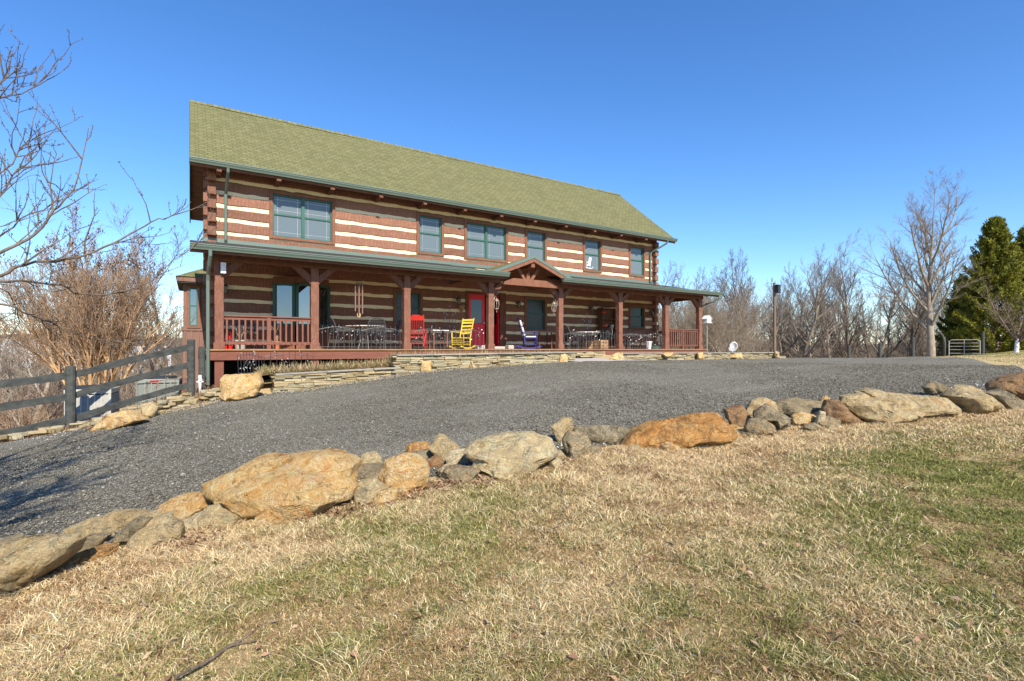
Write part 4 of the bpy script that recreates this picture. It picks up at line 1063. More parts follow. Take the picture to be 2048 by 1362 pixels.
a=at_d(186,848,11.0); ac('ac_unit','light grey air conditioning unit directly behind the tall fence post',(a.x,a.y,tz(a.x,a.y)-.02),R(-6),.78,.74,.80,M['ac'],strip=True)
a=at_d(320,800,12.9); ac('ac_unit','lower grey green air conditioning unit with a red badge nearer the house',(a.x,a.y,a.z-.12),R(-4),.88,.8,.68,M['acgreen'],badge=True)
# ================================================================== PORCH FURNITURE
def rocker(label,loc,rz,mat,style,cushion=False):
    t=thing('rocking_chair',label,'rocking chair',loc,rz,'rocking chairs on the porch')
    w=.54; hw=w/2; sd=.48; Hs=.42
    for s in (-1,1):
        pts=[]
        for k in range(9):
            y=-.42+.95*k/8; pts.append((s*hw,y,.03+.16*((y-.02)/.5)**2*.6))
        m=MB()
        for a,b in zip(pts[:-1],pts[1:]): m.bar(a,b,.03,.05)
        m.build('rocker',mat,t)
        MB().tube([(s*hw,-.24,.05),(s*hw,-.25,.66)],[.02,.018],8).build('leg',mat,t,smooth=True)
        MB().tube([(s*hw*.94,.2,.05),(s*hw*.94,.22,.42)],[.02,.02],8).build('leg',mat,t,smooth=True)
        MB().bar((s*hw,-.31,.665),(s*hw*.96,.27,.65),.07,.024).build('armrest',mat,t,bevel=.006)
        for z in (.16,.27):
            MB().tube([(s*hw,-.245,z),(s*hw*.94,.21,z)],.011,6).build('stretcher',mat,t)
    st=MB()
    for z in (.17,.25,.33): st.tube([(-hw,-.245,z),(hw,-.245,z)],.012,6)
    st.tube([(-hw*.94,.21,.2),(hw*.94,.21,.2)],.012,6); st.build('stretcher',mat,t)
    se=MB(); se.prism([(-hw-.01,-.27),(hw+.01,-.27),(hw*.92,.22),(-hw*.92,.22)],'z',Hs-.02,Hs+.02); se.build('seat',mat,t,bevel=.008)
    b=MB(); B0=Vector((0,.22,.40)); B1=Vector((0,.46,1.16))
    for s in (-1,1):
        b.tube([(s*hw*.9,.22,.38),(s*hw*.92,.33,.75),(s*hw*.96,.46,1.17),(s*hw*.96,.465,1.2)],[.02,.019,.018,.012],8)
    def pt(x,q): 
        p=B0.lerp(B1,q); return Vector((x,p.y+.02*math.sin(q*3.1),p.z))
    if style=='ladder':
        for q in (.28,.46,.64,.82,.96):
            b.bar(pt(-hw*.92,q),pt(hw*.92,q),.014,.075,up=(0,.3,.95))
    else:
        b.bar(pt(-hw*.92,.9),pt(hw*.92,.9),.02,.16,up=(0,.3,.95)).bar(pt(-hw*.5,1.0),pt(hw*.5,1.0),.02,.07,up=(0,.3,.95)).bar(pt(-hw*.9,.2),pt(hw*.9,.2),.02,.05,up=(0,.3,.95))
        for k in range(7):
            x=-hw*.7+hw*1.4*k/6; b.tube([pt(x,.2),pt(x,.86)],.009,6)
    b.build('backrest',mat,t)
    if cushion:
        c=MB()
        for z0,z1,nm in ((.50,.86,0),(.86,1.12,1)):
            q=MB(); q.box(-.20,.20,-.05,.05,0,z1-z0-.01); y=.23+(z0-.4)*.316
            q.xf(Matrix.Translation((0,y-.04,z0))@Matrix.Rotation(R(-17),4,'X')); c.merge(q)
        c.box(-.22,.22,-.24,.17,.44,.49); c.build('cushion',M['cloth'],t,bevel=.03,smooth=True)
    return t
rocker('red spindle back rocking chair beside the third porch post',(6.22,15.6,0),R(152),M['red'],'spindle').scale=(.9,)*3
rocker('yellow ladder back rocking chair in front of the red door',(7.75,15.5,0),R(-62),M['yellow'],'ladder').scale=(.88,)*3
rocker('navy blue rocking chair with white cushions under the gable',(11.0,16.2,0),R(62),M['blue'],'ladder',True)

def mesh_chair(label,loc,rz,first=None):
    t=thing('patio_chair',label,'patio chair',loc,rz,'mesh patio chairs')
    hw=.27
    m=MB()
    for s in (-1,1):
        m.tube([(s*hw,-.25,.0),(s*hw,-.24,.42),(s*hw*1.02,-.2,.64),(s*hw*1.02,.0,.66),(s*hw,.24,.62)],.013,6)
        m.tube([(s*hw*.95,.3,.0),(s*hw*.95,.22,.42)],.013,6)
    m.tube([(-hw,.2,.42),(-hw,.28,.72),(-hw*.8,.32,.88),(-hw*.4,.33,.93),(0,.335,.945),(hw*.4,.33,.93),(hw*.8,.32,.88),(hw,.28,.72),(hw,.2,.42)],.014,6)
    m.build('frame',M['irong'],t)
    s=MB()
    for k in range(11):
        x=-hw*.92+hw*1.84*k/10; s.bar((x,-.24,.43),(x,.2,.415),.024,.008)
    for k in range(5): s.bar((-hw,-.22+.1*k,.424),(hw,-.22+.1*k,.424),.014,.006)
    s.build('seat',M['iron'],t)
    b=MB()
    for k in range(11):
        x=-hw*.9+hw*1.8*k/10; zt=.94-.24*(abs(x)/hw)**3; b.bar((x,.22,.45),(x,.22+.12*(zt-.45)/.48,zt),.022,.006,up=(0,1,0))
    for k in range(5): z=.5+.08*k; b.bar((-hw*.96,.22+.12*(z-.45)/.48,z),(hw*.96,.22+.12*(z-.45)/.48,z),.006,.012)
    b.build('backrest',M['iron'],t)
    return t
ch=mesh_chair('mesh patio chair with its back to the yard, left table',(4.78,15.55,0),R(180))
for loc,rz,lab in (((3.95,16.25,0),R(100),'mesh patio chair at the left side of the left patio table'),
    ((5.52,16.3,0),R(-95),'mesh patio chair at the right side of the left patio table'),
    ((1.45,16.35,0),R(20),'mesh patio chair standing alone behind the left railing'),
    ((13.0,16.3,0),R(100),'mesh patio chair at the left side of the right patio table'),
    ((14.75,16.2,0),R(-75),'mesh patio chair at the right side of the right patio table')):
    dup(ch,loc,rz,lab)
def round_table(label,loc,r,h,top):
    t=thing('patio_table',label,'patio table',loc,0,'patio tables')
    MB().lathe([(0,h-.025),(r-.01,h-.025),(r,h-.015),(r-.008,h),(0,h)],36).build('table_top',M[top],t)
    for k in range(4):
        a=math.pi/4+k*math.pi/2; c,s=math.cos(a),math.sin(a)
        MB().tube([(c*r*.75,s*r*.75,0),(c*r*.5,s*r*.5,.3),(c*r*.55,s*r*.55,h-.03)],.016,6).build('leg',M['iron'],t)
    pts=[(math.cos(2*math.pi*k/16)*r*.5,math.sin(2*math.pi*k/16)*r*.5,.3) for k in range(17)]
    MB().tube(pts,.01,5).build('ring_brace',M['iron'],t)
    return t
round_table('round pale topped patio table between the second and third posts',(4.73,16.25,0),.62,.73,'blind')
round_table('round pale topped patio table right of the entry gable',(13.85,16.2,0),.52,.70,'blind')
def side_table(name,label,loc,rz,w,d,h,top,leg):
    t=thing(name,label,'side table',loc,rz)
    MB().box(-w/2,w/2,-d/2,d/2,h-.03,h).build('table_top',top,t,bevel=.005)
    for sx in(-1,1):
        for sy in(-1,1): MB().box(sx*(w/2-.05)-.022,sx*(w/2-.05)+.022,sy*(d/2-.05)-.022,sy*(d/2-.05)+.022,.0,h-.031).build('leg',leg,t,bevel=.003)
    MB().box(-w/2+.05,w/2-.05,-d/2+.05,d/2-.05,h*.3,h*.3+.02).build('shelf',leg,t)
    return t
side_table('side_table','white topped side table between red and yellow rocking chairs',(7.35,16.5,0),0,.6,.45,.66,M['white'],M['trim'])
side_table('side_table','small table with bright orange pine top under the window',(12.25,17.05,0),0,.72,.4,.72,M['orange_wood'],M['beam'])
side_table('wooden_bench','low brown slatted wooden bench behind the right patio table',(13.2,17.0,0),0,.9,.4,.62,M['crate'],M['beam'])
side_table('potting_bench','weathered low potting bench under the right hand porch window',(17.4,16.95,0),0,1.15,.45,.62,M['gray_wood'],M['gray_wood'])
def crate(label,loc,rz,w,d,h):
    t=thing('wooden_crate',label,'crate',loc,rz,'wooden crates on the porch')
    m=MB()
    for k in range(3):
        z=.02+k*h/3; zz=z+h/3-.02
        m.box(-w/2,w/2,-d/2,-d/2+.015,z,zz).box(-w/2,w/2,d/2-.015,d/2,z,zz).box(-w/2,-w/2+.015,-d/2+.016,d/2-.016,z,zz).box(w/2-.015,w/2,-d/2+.016,d/2-.016,z,zz)
    m.build('slat',M['crate'],t)
    m=MB()
    for sx in (-1,1):
        for sy in (-1,1): m.box(sx*(w/2-.03)-.015,sx*(w/2-.03)+.015,sy*(d/2-.03)-.015,sy*(d/2-.03)+.014,0,h)
    m.box(-w/2+.016,w/2-.016,-d/2+.016,d/2-.016,.02,.035); m.build('corner_post',M['crate'],t)
crate('pale slatted wooden crate by the feet of the right patio table',(14.0,15.5,0),R(8),.46,.36,.36)
crate('orange brown wooden crate just left of the sixth porch post',(14.25,16.75,0),R(-4),.5,.4,.34)
# shelf rack against the wall with its decorations
t=thing('shelf_rack','dark wooden shelf rack with pots and red decorations against the porch wall','shelf rack',(15.95,17.2,0))
m=MB()
for s in (-1,1): m.box(s*.45-.02,s*.45+.02,-.17,.17,0,1.85)
m.box(-.43,.43,.15,.17,0,1.85); m.build('frame',M['beam'],t)
for z in (.1,.5,.92,1.32,1.8): MB().box(-.429,.429,-.17,.149,z,z+.025).build('shelf',M['beam'],t)
def pot(name,label,loc,r,h,mat,plant=None,cat='plant pot',group=None):
    t=thing(name,label,cat,loc,rnd.uniform(0,6),group)
    MB().lathe([(0,0),(r*.7,0),(r*.98,h*.85),(r*1.08,h*.86),(r*1.08,h),(r*.92,h),(r*.88,h*.9),(0,h*.88)],16).build('pot',mat,t,smooth=False)
    if plant:
        p=MB()
        for k in range(26):
            a=rnd.uniform(0,6.28); l=rnd.uniform(.5,1)*plant; q=rnd.uniform(.1,.7)
            p.tube([(0,0,h*.9),(math.cos(a)*l*q*.4,math.sin(a)*l*q*.4,h+l*.55),(math.cos(a)*l*q,math.sin(a)*l*q,h+l)],[.006,.005,.002],3)
        p.build('dry_stems',M['myrtle_tw'],t)
    return t
pot('plant_pot','terracotta pot on the middle shelf of the rack',(15.75,17.15,.946),.09,.16,M['terracotta'],None,'plant pot','pots on the shelf rack')
pot('plant_pot','pale pot on the middle shelf of the rack',(16.1,17.12,.946),.1,.14,M['concrete'],None,'plant pot','pots on the shelf rack')
pot('plant_pot','teal pot on the lower shelf of the rack',(15.9,17.12,.526),.11,.2,M['teal'],None,'plant pot','pots on the shelf rack')
pot('plant_pot','dark pot of dry stems behind the left railing',(1.15,15.5,0),.17,.24,M['concrete'],.42)
pot('plant_pot','brown pot of dry stems at the left railing corner post',(2.05,15.55,0),.14,.22,M['terracotta'],.5)
pot('planter','white cast stone planter standing before the seventh porch post',(16.72,15.5,0),.14,.33,M['white'],None,'planter')
pot('bowl','flat teal glazed bowl beside the white planter',(17.0,15.42,0),.19,.13,M['teal'],None,'bowl')
pot('jug','dark glazed jug left of the potting bench legs',(15.6,15.6,0),.10,.36,M['iron'],None,'jug')
# hanging red swag on the rack
t=thing('red_swag','green swag with red bows hanging on the left side of the rack','swag',(15.42,16.98,.75))
m=MB()
for k in range(60):
    z=rnd.uniform(0,.95); a=rnd.uniform(0,6.28); r_=rnd.uniform(.05,.14); m.bar((0,0,z),(math.cos(a)*r_,math.sin(a)*r_*.6,z+rnd.uniform(-.06,.06)),.03,.008)
m.build('greenery',M['greenery'],t)
for z in (.28,.86):
    m=MB()
    for k in range(5):
        a=k*1.256; m.lathe([(0,-.045),(.045,-.02),(.05,.01),(.03,.04),(0,.05)],8,(math.cos(a)*.05,-.08+math.sin(a)*.03,z))
    m.build('bow',M['redberry'],t)
# red lantern
t=thing('red_lantern','red storm lantern on the deck inside the first porch post','lantern',(.86,15.45,0))
MB().lathe([(0,0),(.09,0),(.095,.05),(.07,.08),(.03,.1),(0,.1)],14).build('fuel_base',M['litred'],t)
MB().lathe([(.03,.26),(.06,.27),(.05,.32),(.02,.36),(0,.36)],14).build('chimney_cap',M['litred'],t)
MB().lathe([(.03,.1),(.055,.17),(.05,.24),(.03,.26)],14).build('globe',M['lampglass'],t)
m=MB(); m.tube([(-.09,0,.05),(-.1,0,.2),(-.05,0,.3)],.008,6).tube([(.09,0,.05),(.1,0,.2),(.05,0,.3)],.008,6).tube([(-.07,0,.3),(-.05,0,.43),(0,0,.46),(.05,0,.43),(.07,0,.3)],.005,6); m.build('handle',M['litred'],t)
# stone blocks by the door
for loc,sz,lab in (((9.15,16.75,0),(.34,.24,.14),'pale stone block on the deck left of the door'),((10.75,16.95,0),(.62,.26,.15),'long pinkish stone block on the deck right of the door')):
    m=MB().box(-sz[0]/2,sz[0]/2,-sz[1]/2,sz[1]/2,0.001,sz[2]); o=m.build('stone_block',M['concrete'],None,bevel=.015); o.location=loc; tag(o,lab,'stone block')
# wall basket
p=at_Y(921,620,WY); t=thing('wall_basket','brown cone shaped wicker basket on the wall left of the door','basket',(p.x,WY-.09,p.z-.12))
m=MB()
for k in range(7): r_=.02+.12*k/6; m.lathe([(r_,k*.04),(r_+.012,k*.04+.018),(r_+.004,k*.04+.036)],14)
m.lathe([(0,0),(.02,0),(.13,.27),(.12,.275),(0,.25)],14); m.build('basket_body',M['crate'],t)
# ---------------- wind chime
wx,wy=4.24,15.25
t=thing('wind_chime','large copper tube wind chime hanging from the porch beam','wind chime',(wx,wy,2.25))
zt=-.35
MB().lathe([(0,zt),(.13,zt),(.13,zt+.02),(.1,zt+.035),(0,zt+.04)],20).build('top_disc',M['pole'],t)
m=MB()
for a in range(3): m.tube([(math.cos(a*2.09)*.1,math.sin(a*2.09)*.1,zt+.03),(0,0,-.1)],.004,4)
m.tube([(0,0,-.1),(0,0,.0)],.006,4).tube([(0,0,zt),(0,0,-1.15)],.003,4); m.build('cord',M['iron'],t)
for k in range(6):
    a=k*math.pi/3+.3; x,y=math.cos(a)*.115,math.sin(a)*.115; L=.62+.035*k
    MB().tube([(x,y,zt-.06),(x,y,zt-.06-L)],.021,10).tube([(x,y,zt),(x,y,zt-.06)],.003,4).build('chime_tube',M['copper'],t,smooth=False)
MB().lathe([(0,-.78),(.05,-.78),(.05,-.76),(0,-.76)],14).build('clapper',M['pole'],t)
MB().lathe([(0,-.008),(.06,-.008),(.06,.008),(0,.008)],16).xf(Matrix.Translation((0,0,-1.24))@Matrix.Rotation(R(80),4,'X')@Matrix.Scale(1.3,4,(0,1,0))).build('wind_sail',M['crate'],t)
# ---------------- scrolled brackets with hanging lantern cages
def hang(label,loc,s):
    t=thing('hanging_lantern',label,'hanging lantern',loc,0,'ornate lanterns hanging by the entry posts')
    sp=[]
    for k in range(15):
        a=-1.2+k*.42; r_=.12-.006*k; sp.append((s*(.02+.0)+s*.12+r_*math.cos(a)*s*-1,0,-.02+r_*math.sin(a)))
    m=MB().tube([(0,0,-.35),(0,0,-.02)]+sp,.011,6); m.tube([(0,0,-.3),(s*.06,0,-.2),(s*.1,0,-.08)],.009,6); m.build('bracket',M['lan'],t)
    m=MB(); cx=s*.15
    m.tube([(cx,0,-.1),(cx,0,-.2)],.005,4).lathe([(0,-.17),(.03,-.2),(.085,-.26),(.085,-.28),(0,-.27)],8,(cx,0,0)).lathe([(0,-.60),(.03,-.58),(.075,-.55),(.075,-.53),(0,-.53)],8,(cx,0,0)).lathe([(0,-.68),(.015,-.66),(.02,-.62),(.0,-.6)],6,(cx,0,0))
    for k in range(6):
        a=k*math.pi/3; c,q=math.cos(a),math.sin(a); m.tube([(cx+c*.08,q*.08,-.28),(cx+c*.095,q*.095,-.4),(cx+c*.07,q*.07,-.53)],.009,5)
    m.build('lantern_cage',M['lan'],t)
hang('ornate pale lantern hanging right of the fourth post by the door',(8.52+PW+.01,15.1,1.92),1)
hang('ornate bronze lantern hanging left of the fifth post',(11.49-.01,15.1,1.93),-1)
# ---------------- decorative iron leaf panels
def leaf_panel(label,loc,rz,w,h,tilt=0,matn='irong',first=None,seed=0):
    t=thing('garden_fence_panel',label,'garden panel',loc,rz,'scrolled iron garden panels with leaves'); t.rotation_euler=(tilt,0,rz)
    rr=random.Random(seed); m=MB(); n=8
    arch=lambda x: h*.72+.14*h*(1-(2*x/w)**2)
    for k in range(n+1):
        x=-w/2+w*k/n; m.tube([(x,0,0),(x,0,arch(x)+rr.uniform(.04,.16)*h)],.0065,5)
    m.tube([(-w/2+w*k/12,0,arch(-w/2+w*k/12)) for k in range(13)],.0075,5).tube([(-w/2,0,.06),(w/2,0,.06)],.0065,5)
    for k in range(7):
        x=rr.uniform(-.45,.45)*w; z=rr.uniform(.2,.6)*h; m.tube([(x,0,z),(x+.05,-.015,z+.06),(x+.06,-.02,z+.13)],.005,4)
    m.build('frame',M[matn],t)
    l=MB()
    for k in range(17):
        x=rr.uniform(-.48,.48)*w; z=rr.uniform(.18,.95)*h; a=rr.uniform(.6,2.6); c,s=math.cos(a),math.sin(a); L=.05; ww=.013
        l.add([(x,-.012,z),(x+c*L*.5-s*ww,-.02,z+s*L*.5+c*ww),(x+c*L,-.014,z+s*L),(x+c*L*.5+s*ww,-.02,z+s*L*.5-c*ww),(x+c*L*.5,-.004,z+s*L*.5)],[(0,1,4),(1,2,4),(2,3,4),(3,0,4),(0,3,2,1)])
    l.build('leaf',M['leafm'] if matn!='copper' else M['crate'],t)
    return t
wh=('left of the pair','right of the pair')
spots=[(3.62,'left panel between the second and third porch posts'),(4.86,'right panel between the second and third porch posts'),(6.5,'panel behind the red rocking chair, third to fourth post'),(7.78,'panel behind the yellow rocking chair, third to fourth post'),(12.42,'left panel between the fifth and sixth porch posts'),(13.75,'right panel between the fifth and sixth porch posts'),(15.35,'left panel between the sixth and seventh porch posts'),(16.58,'right panel between the sixth and seventh porch posts')]
for i,(x,lab) in enumerate(spots): leaf_panel('grey iron leaf '+lab,(x,15.1,0.0),0,1.2 if i<6 else 1.15,.74,seed=i)
leaf_panel('dark iron leaf panel leaning in the bed below the deck',(1.3,14.45,-.66),R(6),.55,.62,R(-14),'iron',seed=20)
leaf_panel('arched iron leaf panel standing in the straw bed below the deck',(2.18,14.3,-.62),0,1.18,.58,0,'iron',seed=21)
p=at_d(350,785,11.7); leaf_panel('rust brown leaf panel on the bank in front of the fence',(p.x,p.y,tz(p.x,p.y)-.03),R(25),1.5,.62,0,'copper',seed=22)
def obelisk(label,loc,h,seed):
    t=thing('flower_trellis',label,'trellis',loc,0,'tall iron flower trellises'); rr=random.Random(seed); m=MB()
    for x in (-.22,-.11,0,.11,.22): m.tube([(x,0,0),(x,0,h*(1-abs(x)*1.6))],.008,5)
    for z in (.1,.45,.8): m.tube([(-.22,0,z*h/1.5),(.22,0,z*h/1.5)],.007,5)
    for s in (-1,1): m.tube([(s*.05,0,h*.55),(s*.2,0,h*.62),(s*.26,0,h*.72),(s*.22,0,h*.82)],.007,5)
    m.build('frame',M['irong'],t); l=MB()
    for x,z in [(0,h),(-.22,h*.84),(.22,h*.84),(-.12,h*.8),(.12,h*.8)]+[(rr.uniform(-.25,.25),rr.uniform(.3,.8)*h) for _ in range(8)]:
        l.lathe([(0,0),(.022,.02),(.018,.055),(0,.09)],6,(x,-.01,z-.02))
    l.build('bud',M['leafm'],t)
obelisk('tall grey iron flower trellis behind the white topped side table',(7.9,16.75,0),1.52,1)
obelisk('tall grey iron flower trellis behind the right patio table',(14.35,16.8,0),1.46,2)
# ---------------- things beyond the right end of the house
p=at_Y(1414,702,15.7); gz=tz(p.x,p.y); t=thing('birdhouse','white gabled birdhouse on a thin pole past the porch end','birdhouse',(p.x,p.y,gz))
MB().tube([(0,0,-.2),(0,0,1.25-gz*0+(.0-gz)*.0+.55)],.022,8).build('pole',M['leafm'],t)
z0=1.78; m=MB(); m.box(-.15,.15,-.12,.12,z0-.02,z0+.17).prism([(-.15,z0+.171),(.15,z0+.171),(0,z0+.3)],'y',-.12,.12); hb=m.build('box',M['white'],t)
m=MB()
for s in (-1,1): m.bar((0,0,z0+.315),(s*.2,0,z0+.15),.32,.015,up=(0,0,1))
m.box(-.19,.19,-.16,.16,z0-.04,z0-.021); m.build('bird_roof',M['white'],t)
m=MB()
for x,z in ((-.07,.06),(.07,.06),(0,.18)): m.lathe([(0,0),(.025,0),(.025,.006),(0,.006)],10).xf(Matrix.Identity(4)) if False else m.merge(MB().lathe([(0,0),(.025,0),(.025,.006),(0,.006)],10).xf(Matrix.Translation((x,-.121,z0+z))@Matrix.Rotation(R(90),4,'X')))
m.build('entrance_hole',M['dark'],t)
p=at_Y(1463,704,15.0); t=thing('satellite_dish','pale oval satellite dish tilted on a short mast behind the wall','satellite dish',(p.x,p.y,tz(p.x,p.y)))
MB().tube([(0,0,-.1),(0,0,.42),(0,-.06,.5)],.025,8).build('mast',M['irong'],t)
Tm=Matrix.Translation((0,-.08,.58))@Matrix.Rotation(R(-86),4,'Z')@Matrix.Rotation(R(68),4,'X')@Matrix.Scale(1.15,4,(0,1,0))@Matrix.Scale(.88,4)
MB().lathe([(0,-.06),(.1,-.05),(.2,-.02),(.26,.02),(.262,.03),(.2,-.005),(.1,-.035),(0,-.045)],24).xf(Tm).build('reflector',M['dish'],t,smooth=True)
a=Tm@Vector((0,-.25,.03)); b=Tm@Vector((0,-.12,.34)); 
m=MB().tube([a,b],.012,6); m.merge(MB().lathe([(0,0),(.035,0),(.03,.08),(0,.09)],8,tuple(b))); m.build('feed_arm',M['irong'],t)
p=at_Y(1549,704,13.95); t=thing('bat_house_pole','tall weathered pole carrying a dark box near its top','pole',(p.x,p.y,tz(p.x,p.y)))
hh=3.15-tz(p.x,p.y)
MB().tube([(0,0,-.2),(.01,0,hh*.5),(-.02,0,hh)],[.07,.065,.055],10).build('post',M['pole'],t)
m=MB().box(-.09,.12,-.24,-.08,hh-.5,hh-.14).box(-.11,.14,-.26,-.06,hh-.139,hh-.11); m.build('nest_box',M['acdark'],t,bevel=.01)
# flying bird, far off
p=at_d(1347,531,60); t=thing('bird','tiny dark bird flying high right of the house','bird',p,R(40))
m=MB(); m.tube([(-.16,0,0),(-.08,0,.02),(.06,0,.02),(.14,0,.03),(.2,0,.02)],[.012,.05,.06,.035,.008],8)
for s in (-1,1): m.add([(.08,s*.03,.03),(-.05,s*.03,.03),(-.02,s*.25,.13),(.06,s*.24,.13),(-.05,s*.48,.08),(.0,s*.02,.045)],[(0,1,2,3),(3,2,4),(0,3,5),(5,1,0)])
m.add([(-.15,-.01,0),(-.27,-.06,0),(-.27,.06,0),(-.15,.01,0),(-.2,0,.015)],[(0,1,2,3),(0,1,4),(1,2,4),(2,3,4)])
m.build('body',M['iron'],t)
# ================================================================== TREES
class TM:
    """fast tube collector"""
    def __init__(s): s.V=[];s.F=[];s.o=0
    def tube(s,pts,rad,n):
        P=np.asarray(pts,float); r=np.asarray(rad,float); k=len(P)
        d=np.gradient(P,axis=0); d/=np.linalg.norm(d,axis=1)[:,None]+1e-9
        ref=np.array([0,0,1.]) if abs(d[:,2]).mean()<.8 else np.array([1.,0,0])
        a=np.cross(d,ref); a/=np.linalg.norm(a,axis=1)[:,None]+1e-9; b=np.cross(d,a)
        t=np.arange(n)*2*np.pi/n
        V=P[:,None]+r[:,None,None]*(a[:,None]*np.cos(t)[None,:,None]+b[:,None]*np.sin(t)[None,:,None])
        s.V.append(V.reshape(-1,3)); i=np.arange(k-1)[:,None]*n; j=np.arange(n)[None]; j2=(j+1)%n
        s.F.append((np.stack([i+j,i+j2,i+n+j2,i+n+j],-1)).reshape(-1,4)+s.o); s.o+=k*n
    def build(s,name,mat,parent): return np_mesh(name,np.concatenate(s.V),np.concatenate(s.F),4,mat,parent,smooth=True)
def unit(v): return v/(np.linalg.norm(v)+1e-9)
def perp(rng,d,ang,az=None):
    a=np.cross(d,[0,0,1.]) if abs(d[2])<.95 else np.cross(d,[1.,0,0]); a=unit(a); b=np.cross(d,a)
    p=rng.uniform(0,6.283) if az is None else az
    return unit(d*math.cos(ang)+(a*math.cos(p)+b*math.sin(p))*math.sin(ang))
def grow(rng,T,p,d,L,r,lvl,cfg,az0=0):
    """cfg: per level dict(n, len, ang, up, wig, start)"""
    c=cfg[lvl]; k=c.get('seg',5); pts=[np.array(p,float)]; dd=np.array(d,float)
    for i in range(k):
        dd=unit(dd+rng.normal(0,c['wig'],3)+np.array([0,0,c['up']])); pts.append(pts[-1]+dd*L/k)
    tip=c.get('tip',.35); rad=[max(r*(1-(1-tip)*(i/k)**c.get('pow',1)),cfg[0].get('rmin',.003)) for i in range(k+1)]
    T[0 if lvl<=cfg[0].get('tl',1) else 1].tube(pts,rad,(8,6,4,3,3,3)[lvl])
    if lvl+1<len(cfg):
        n=c['n']; n=int(n*rng.uniform(.8,1.2)+.5)
        for j in range(n):
            t=c['start']+(1-c['start'])*(j+rng.uniform(.1,.9))/n
            if j==n-1: t=1.0
            x=t*k; i=min(int(x),k-1); f=x-i; q=pts[i]*(1-f)+pts[i+1]*f; dl=unit(pts[i+1]-pts[i])
            rr=rad[i]*(1-f)+rad[i+1]*f
            ang=c['ang']*rng.uniform(.7,1.3)*(1-.45*(t>.98))
            nd=perp(rng,dl,ang,az0+j*2.4+rng.uniform(-.5,.5))
            shape=c.get('shape',lambda t:1-.45*t)(t)
            grow(rng,T,q,nd,L*c['len']*shape*rng.uniform(.7,1.2),min(rr*.8,r*c.get('rr',.45)*shape**.5),lvl+1,cfg,rng.uniform(0,6))
def bare_tree(name,label,loc,seed,H,cfg,r,mat='bark',mat2=None,group=None,stems=1,lean=.05,spread=.0,cat='bare tree'):
    rng=np.random.default_rng(seed); t=thing(name,label,cat,loc,0,group); T=[TM(),TM()]
    for s in range(stems):
        a=6.283*s/stems+rng.uniform(-.4,.4); sp=spread*rng.uniform(.4,1.1)
        d=unit(np.array([math.cos(a)*sp+rng.normal(0,lean),math.sin(a)*sp+rng.normal(0,lean),1.0]))
        off=np.array([math.cos(a),math.sin(a),0])*(.12 if stems>1 else 0)*rng.uniform(.3,1.3); off[2]=-.25
        grow(rng,T,off,d,H*rng.uniform(.85,1.05)*(1 if stems==1 else rng.uniform(.7,1)),r*rng.uniform(.75,1.1),0,cfg)
    T[0].build('trunk',M[mat],t); T[1].build('crown',M[mat2 or mat],t); return t
def cfgA(n0=13,up=.05,ang=.75,l1=.42,rmin=.004,n1=8,n2=6,n3=4):   # upright woodland tree
    return [dict(n=n0,len=l1,ang=ang,up=.03,wig=.05,start=.28,seg=8,tip=.15,rr=.42,rmin=rmin,tl=0),
            dict(n=n1,len=.45,ang=.55,up=.10,wig=.08,start=.25,seg=6,tip=.2,rr=.45),
            dict(n=n2,len=.58,ang=.5,up=.07,wig=.10,start=.2,seg=5,tip=.25,rr=.5),
            dict(n=n3,len=.62,ang=.48,up=.04,wig=.12,start=.2,seg=4,tip=.4,rr=.5),
            dict(n=0,len=.5,ang=.5,up=.02,wig=.2,start=.2,seg=2,tip=.5)]
# the big many-limbed tree at the drive's far end
big=[dict(n=15,len=.74,ang=.46,up=.03,wig=.025,start=.20,seg=9,tip=.16,rr=.42,rmin=.004,tl=1,shape=lambda t:1.05-.55*t),
     dict(n=11,len=.40,ang=.55,up=.06,wig=.06,start=.22,seg=8,tip=.15,rr=.42),
     dict(n=8,len=.55,ang=.55,up=.05,wig=.09,start=.2,seg=5,tip=.25,rr=.5),
     dict(n=5,len=.62,ang=.5,up=.03,wig=.11,start=.2,seg=4,tip=.4,rr=.5),
     dict(n=0,len=.5,ang=.5,up=.0,wig=.2,start=.2,seg=2,tip=.5)]
p=at_d(1863,718,30.5); BT=bare_tree('bare_tree','tallest bare tree with many rising limbs at the far end of the drive',(p.x,p.y,tz(p.x,p.y)),31,9.9,big,.27,'bark2','bark2',lean=.01); BT.scale=(1.14,1.14,.95)
protos=[]
for i,(cf,r,m1) in enumerate(((cfgA(13),.13,'bark'),(cfgA(15,ang=.55,l1=.36),.12,'bark3'),(cfgA(11,ang=.85,l1=.5,n1=9),.15,'bark2'),(cfgA(16,ang=.6,l1=.33,n1=7),.11,'bark'),(cfgA(10,ang=.7,l1=.55,n1=9),.13,'bark3'))):
    protos.append((cf,r,m1))
P0={}
def wood(px,d,ytop,k,label,group,rz=None,by=716,name='bare_tree'):
    u=(px-CX)/F; v=FW*d+RT*(u*d); z=tz(v.x,v.y); H=(HY-ytop)/F*d-z
    s=H/8.0
    if k not in P0:
        cf,r,m1=protos[k]; t=bare_tree(name,label,(v.x,v.y,z),100+k,8.0*.93,cf,r,m1,m1,group); P0[k]=t; t.scale=(s,)*3; return t
    return dup(P0[k],(v.x,v.y,z),rnd.uniform(0,6.28) if rz is None else rz,label,s)
GR='bare woodland trees beyond the drive'
